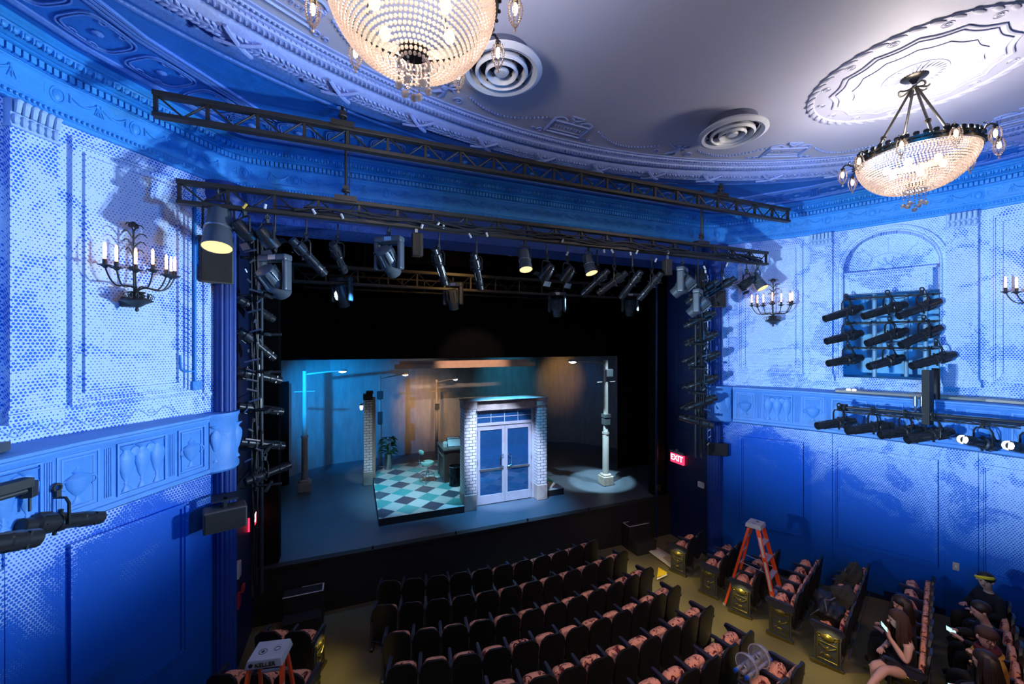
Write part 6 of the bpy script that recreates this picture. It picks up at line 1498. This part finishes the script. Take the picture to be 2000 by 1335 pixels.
# ------------------------------------------------------------------ lights of the place
WHT=(.72,.84,1.0)
for p in KEYR:
    spot('wall_spot',tuple(p-Vector((.12,-.02,-.06))),(-2.9,5.5,5.9),2900,(.60,.80,1.0),40,.8,.07)
pl=(-2.75,3.2,3.75)
spot('wall_spot',pl,(9.6,4.6,5.4),3600,(.58,.78,1.0),46,.8,.07)
spot('wall_spot',(-2.6,2.9,3.7),(10.2,3.4,5.0),1700,(.56,.80,1.0),38,.8,.07)
# saturated blue wash of the house lights, from the balcony front
spot('blue_wash',(5.6,-1.0,5.2),(-2.9,5.3,6.4),1500,(.0,.31,1.0),62,.9,.3)
spot('blue_wash',(.6,-1.0,5.0),(9.8,4.3,5.6),1700,(.0,.31,1.0),58,.9,.3)
# stage
spot('stage_spot',(-.4,9.0,6.3),(.36,12.5,2.3),1500,(.70,.90,1.0),16,.6,.04)
spot('stage_spot',(-1.72,10.6,4.6),(-.35,15,3.0),1500,(.0,.30,.90),58,.8,.04)
spot('stage_spot',(-.6,12.4,5.6),(-1.0,15.0,2.9),300,(.0,.30,.9),70,1,.1)
spot('stage_spot',(1.8,12.4,5.1),(2.4,15.4,2.75),620,(1,.46,.12),40,1,.1)
spot('stage_spot',(2.6,12.9,5.5),(2.2,15.4,3.6),90,(.6,.45,.45),60,1,.1)
spot('stage_spot',(7.2,12.5,5.3),(8.1,14.9,3.7),190,(1,.48,.15),46,1,.1)
spot('stage_spot',(5.2,12.5,5.5),(5.9,15.4,3.5),260,(.04,.42,.70),56,1,.1)
spot('stage_spot',(7.6,12.6,5.6),(8.8,14.3,3.0),60,(.04,.22,.7),60,1,.1)
spot('stage_spot',(2.0,6.1,6.6),(3.6,9.7,2.3),4600,(.55,.68,1.0),24,.5,.05)
spot('stage_spot',(3.8,8.9,6.6),(3.6,9.6,1.05),2300,(.08,.50,1.0),42,.9,.05)
spot('stage_spot',(1.0,9.3,6.4),(1.6,11.2,1.2),1500,(.28,.74,1.0),42,.8,.05)
spot('stage_spot',(3.8,13.3,5.4),(3.9,11.3,1.2),500,(1,.85,.55),30,.8,.05)
spot('stage_spot',(7.4,8.9,6.4),(6.88,9.9,3.2),1500,(.62,.86,1.0),26,.5,.04)
spot('stage_spot',(5.0,8.9,6.6),(6.9,10.2,1.05),3400,(.55,.88,1.0),20,.35,.04)
spot('stage_spot',(0,8.9,6.4),(-.2,10.4,1.05),420,(.10,.42,1.0),60,1,.05)
spot('stage_spot',(3.0,6.2,6.7),(3.4,11.8,4.6),1700,(1,.64,.45),24,.6,.05)
spot('stage_spot',(2.4,7.7,6.9),(2.0,9.2,6.6),50,(1,.60,.2),90,.8,.05)
# soft room light: dim blue wash of the hall
w=bpy.data.worlds.new('world'); SC.world=w; w.use_nodes=True; w.node_tree.nodes['Background'].inputs[0].default_value=(.05,.09,.22,1); w.node_tree.nodes['Background'].inputs[1].default_value=.05
spot('balcony_light',(3.6,-.6,6.4),(5.2,3.6,.8),850,(1,.66,.55),62,1,.3)
spot('balcony_light',(.2,-.8,6.0),(-.5,5.0,1.5),90,(1,.78,.66),40,1,.3)
SC.view_settings.view_transform='Standard'; SC.view_settings.look='None'; SC.view_settings.exposure=0; SC.view_settings.gamma=1; SC.view_settings.use_curve_mapping=False
SC.cycles.max_bounces=5; SC.cycles.diffuse_bounces=3; SC.cycles.glossy_bounces=3; SC.cycles.transparent_max_bounces=16; SC.cycles.caustics_reflective=False; SC.cycles.caustics_refractive=False; SC.cycles.sample_clamp_indirect=4
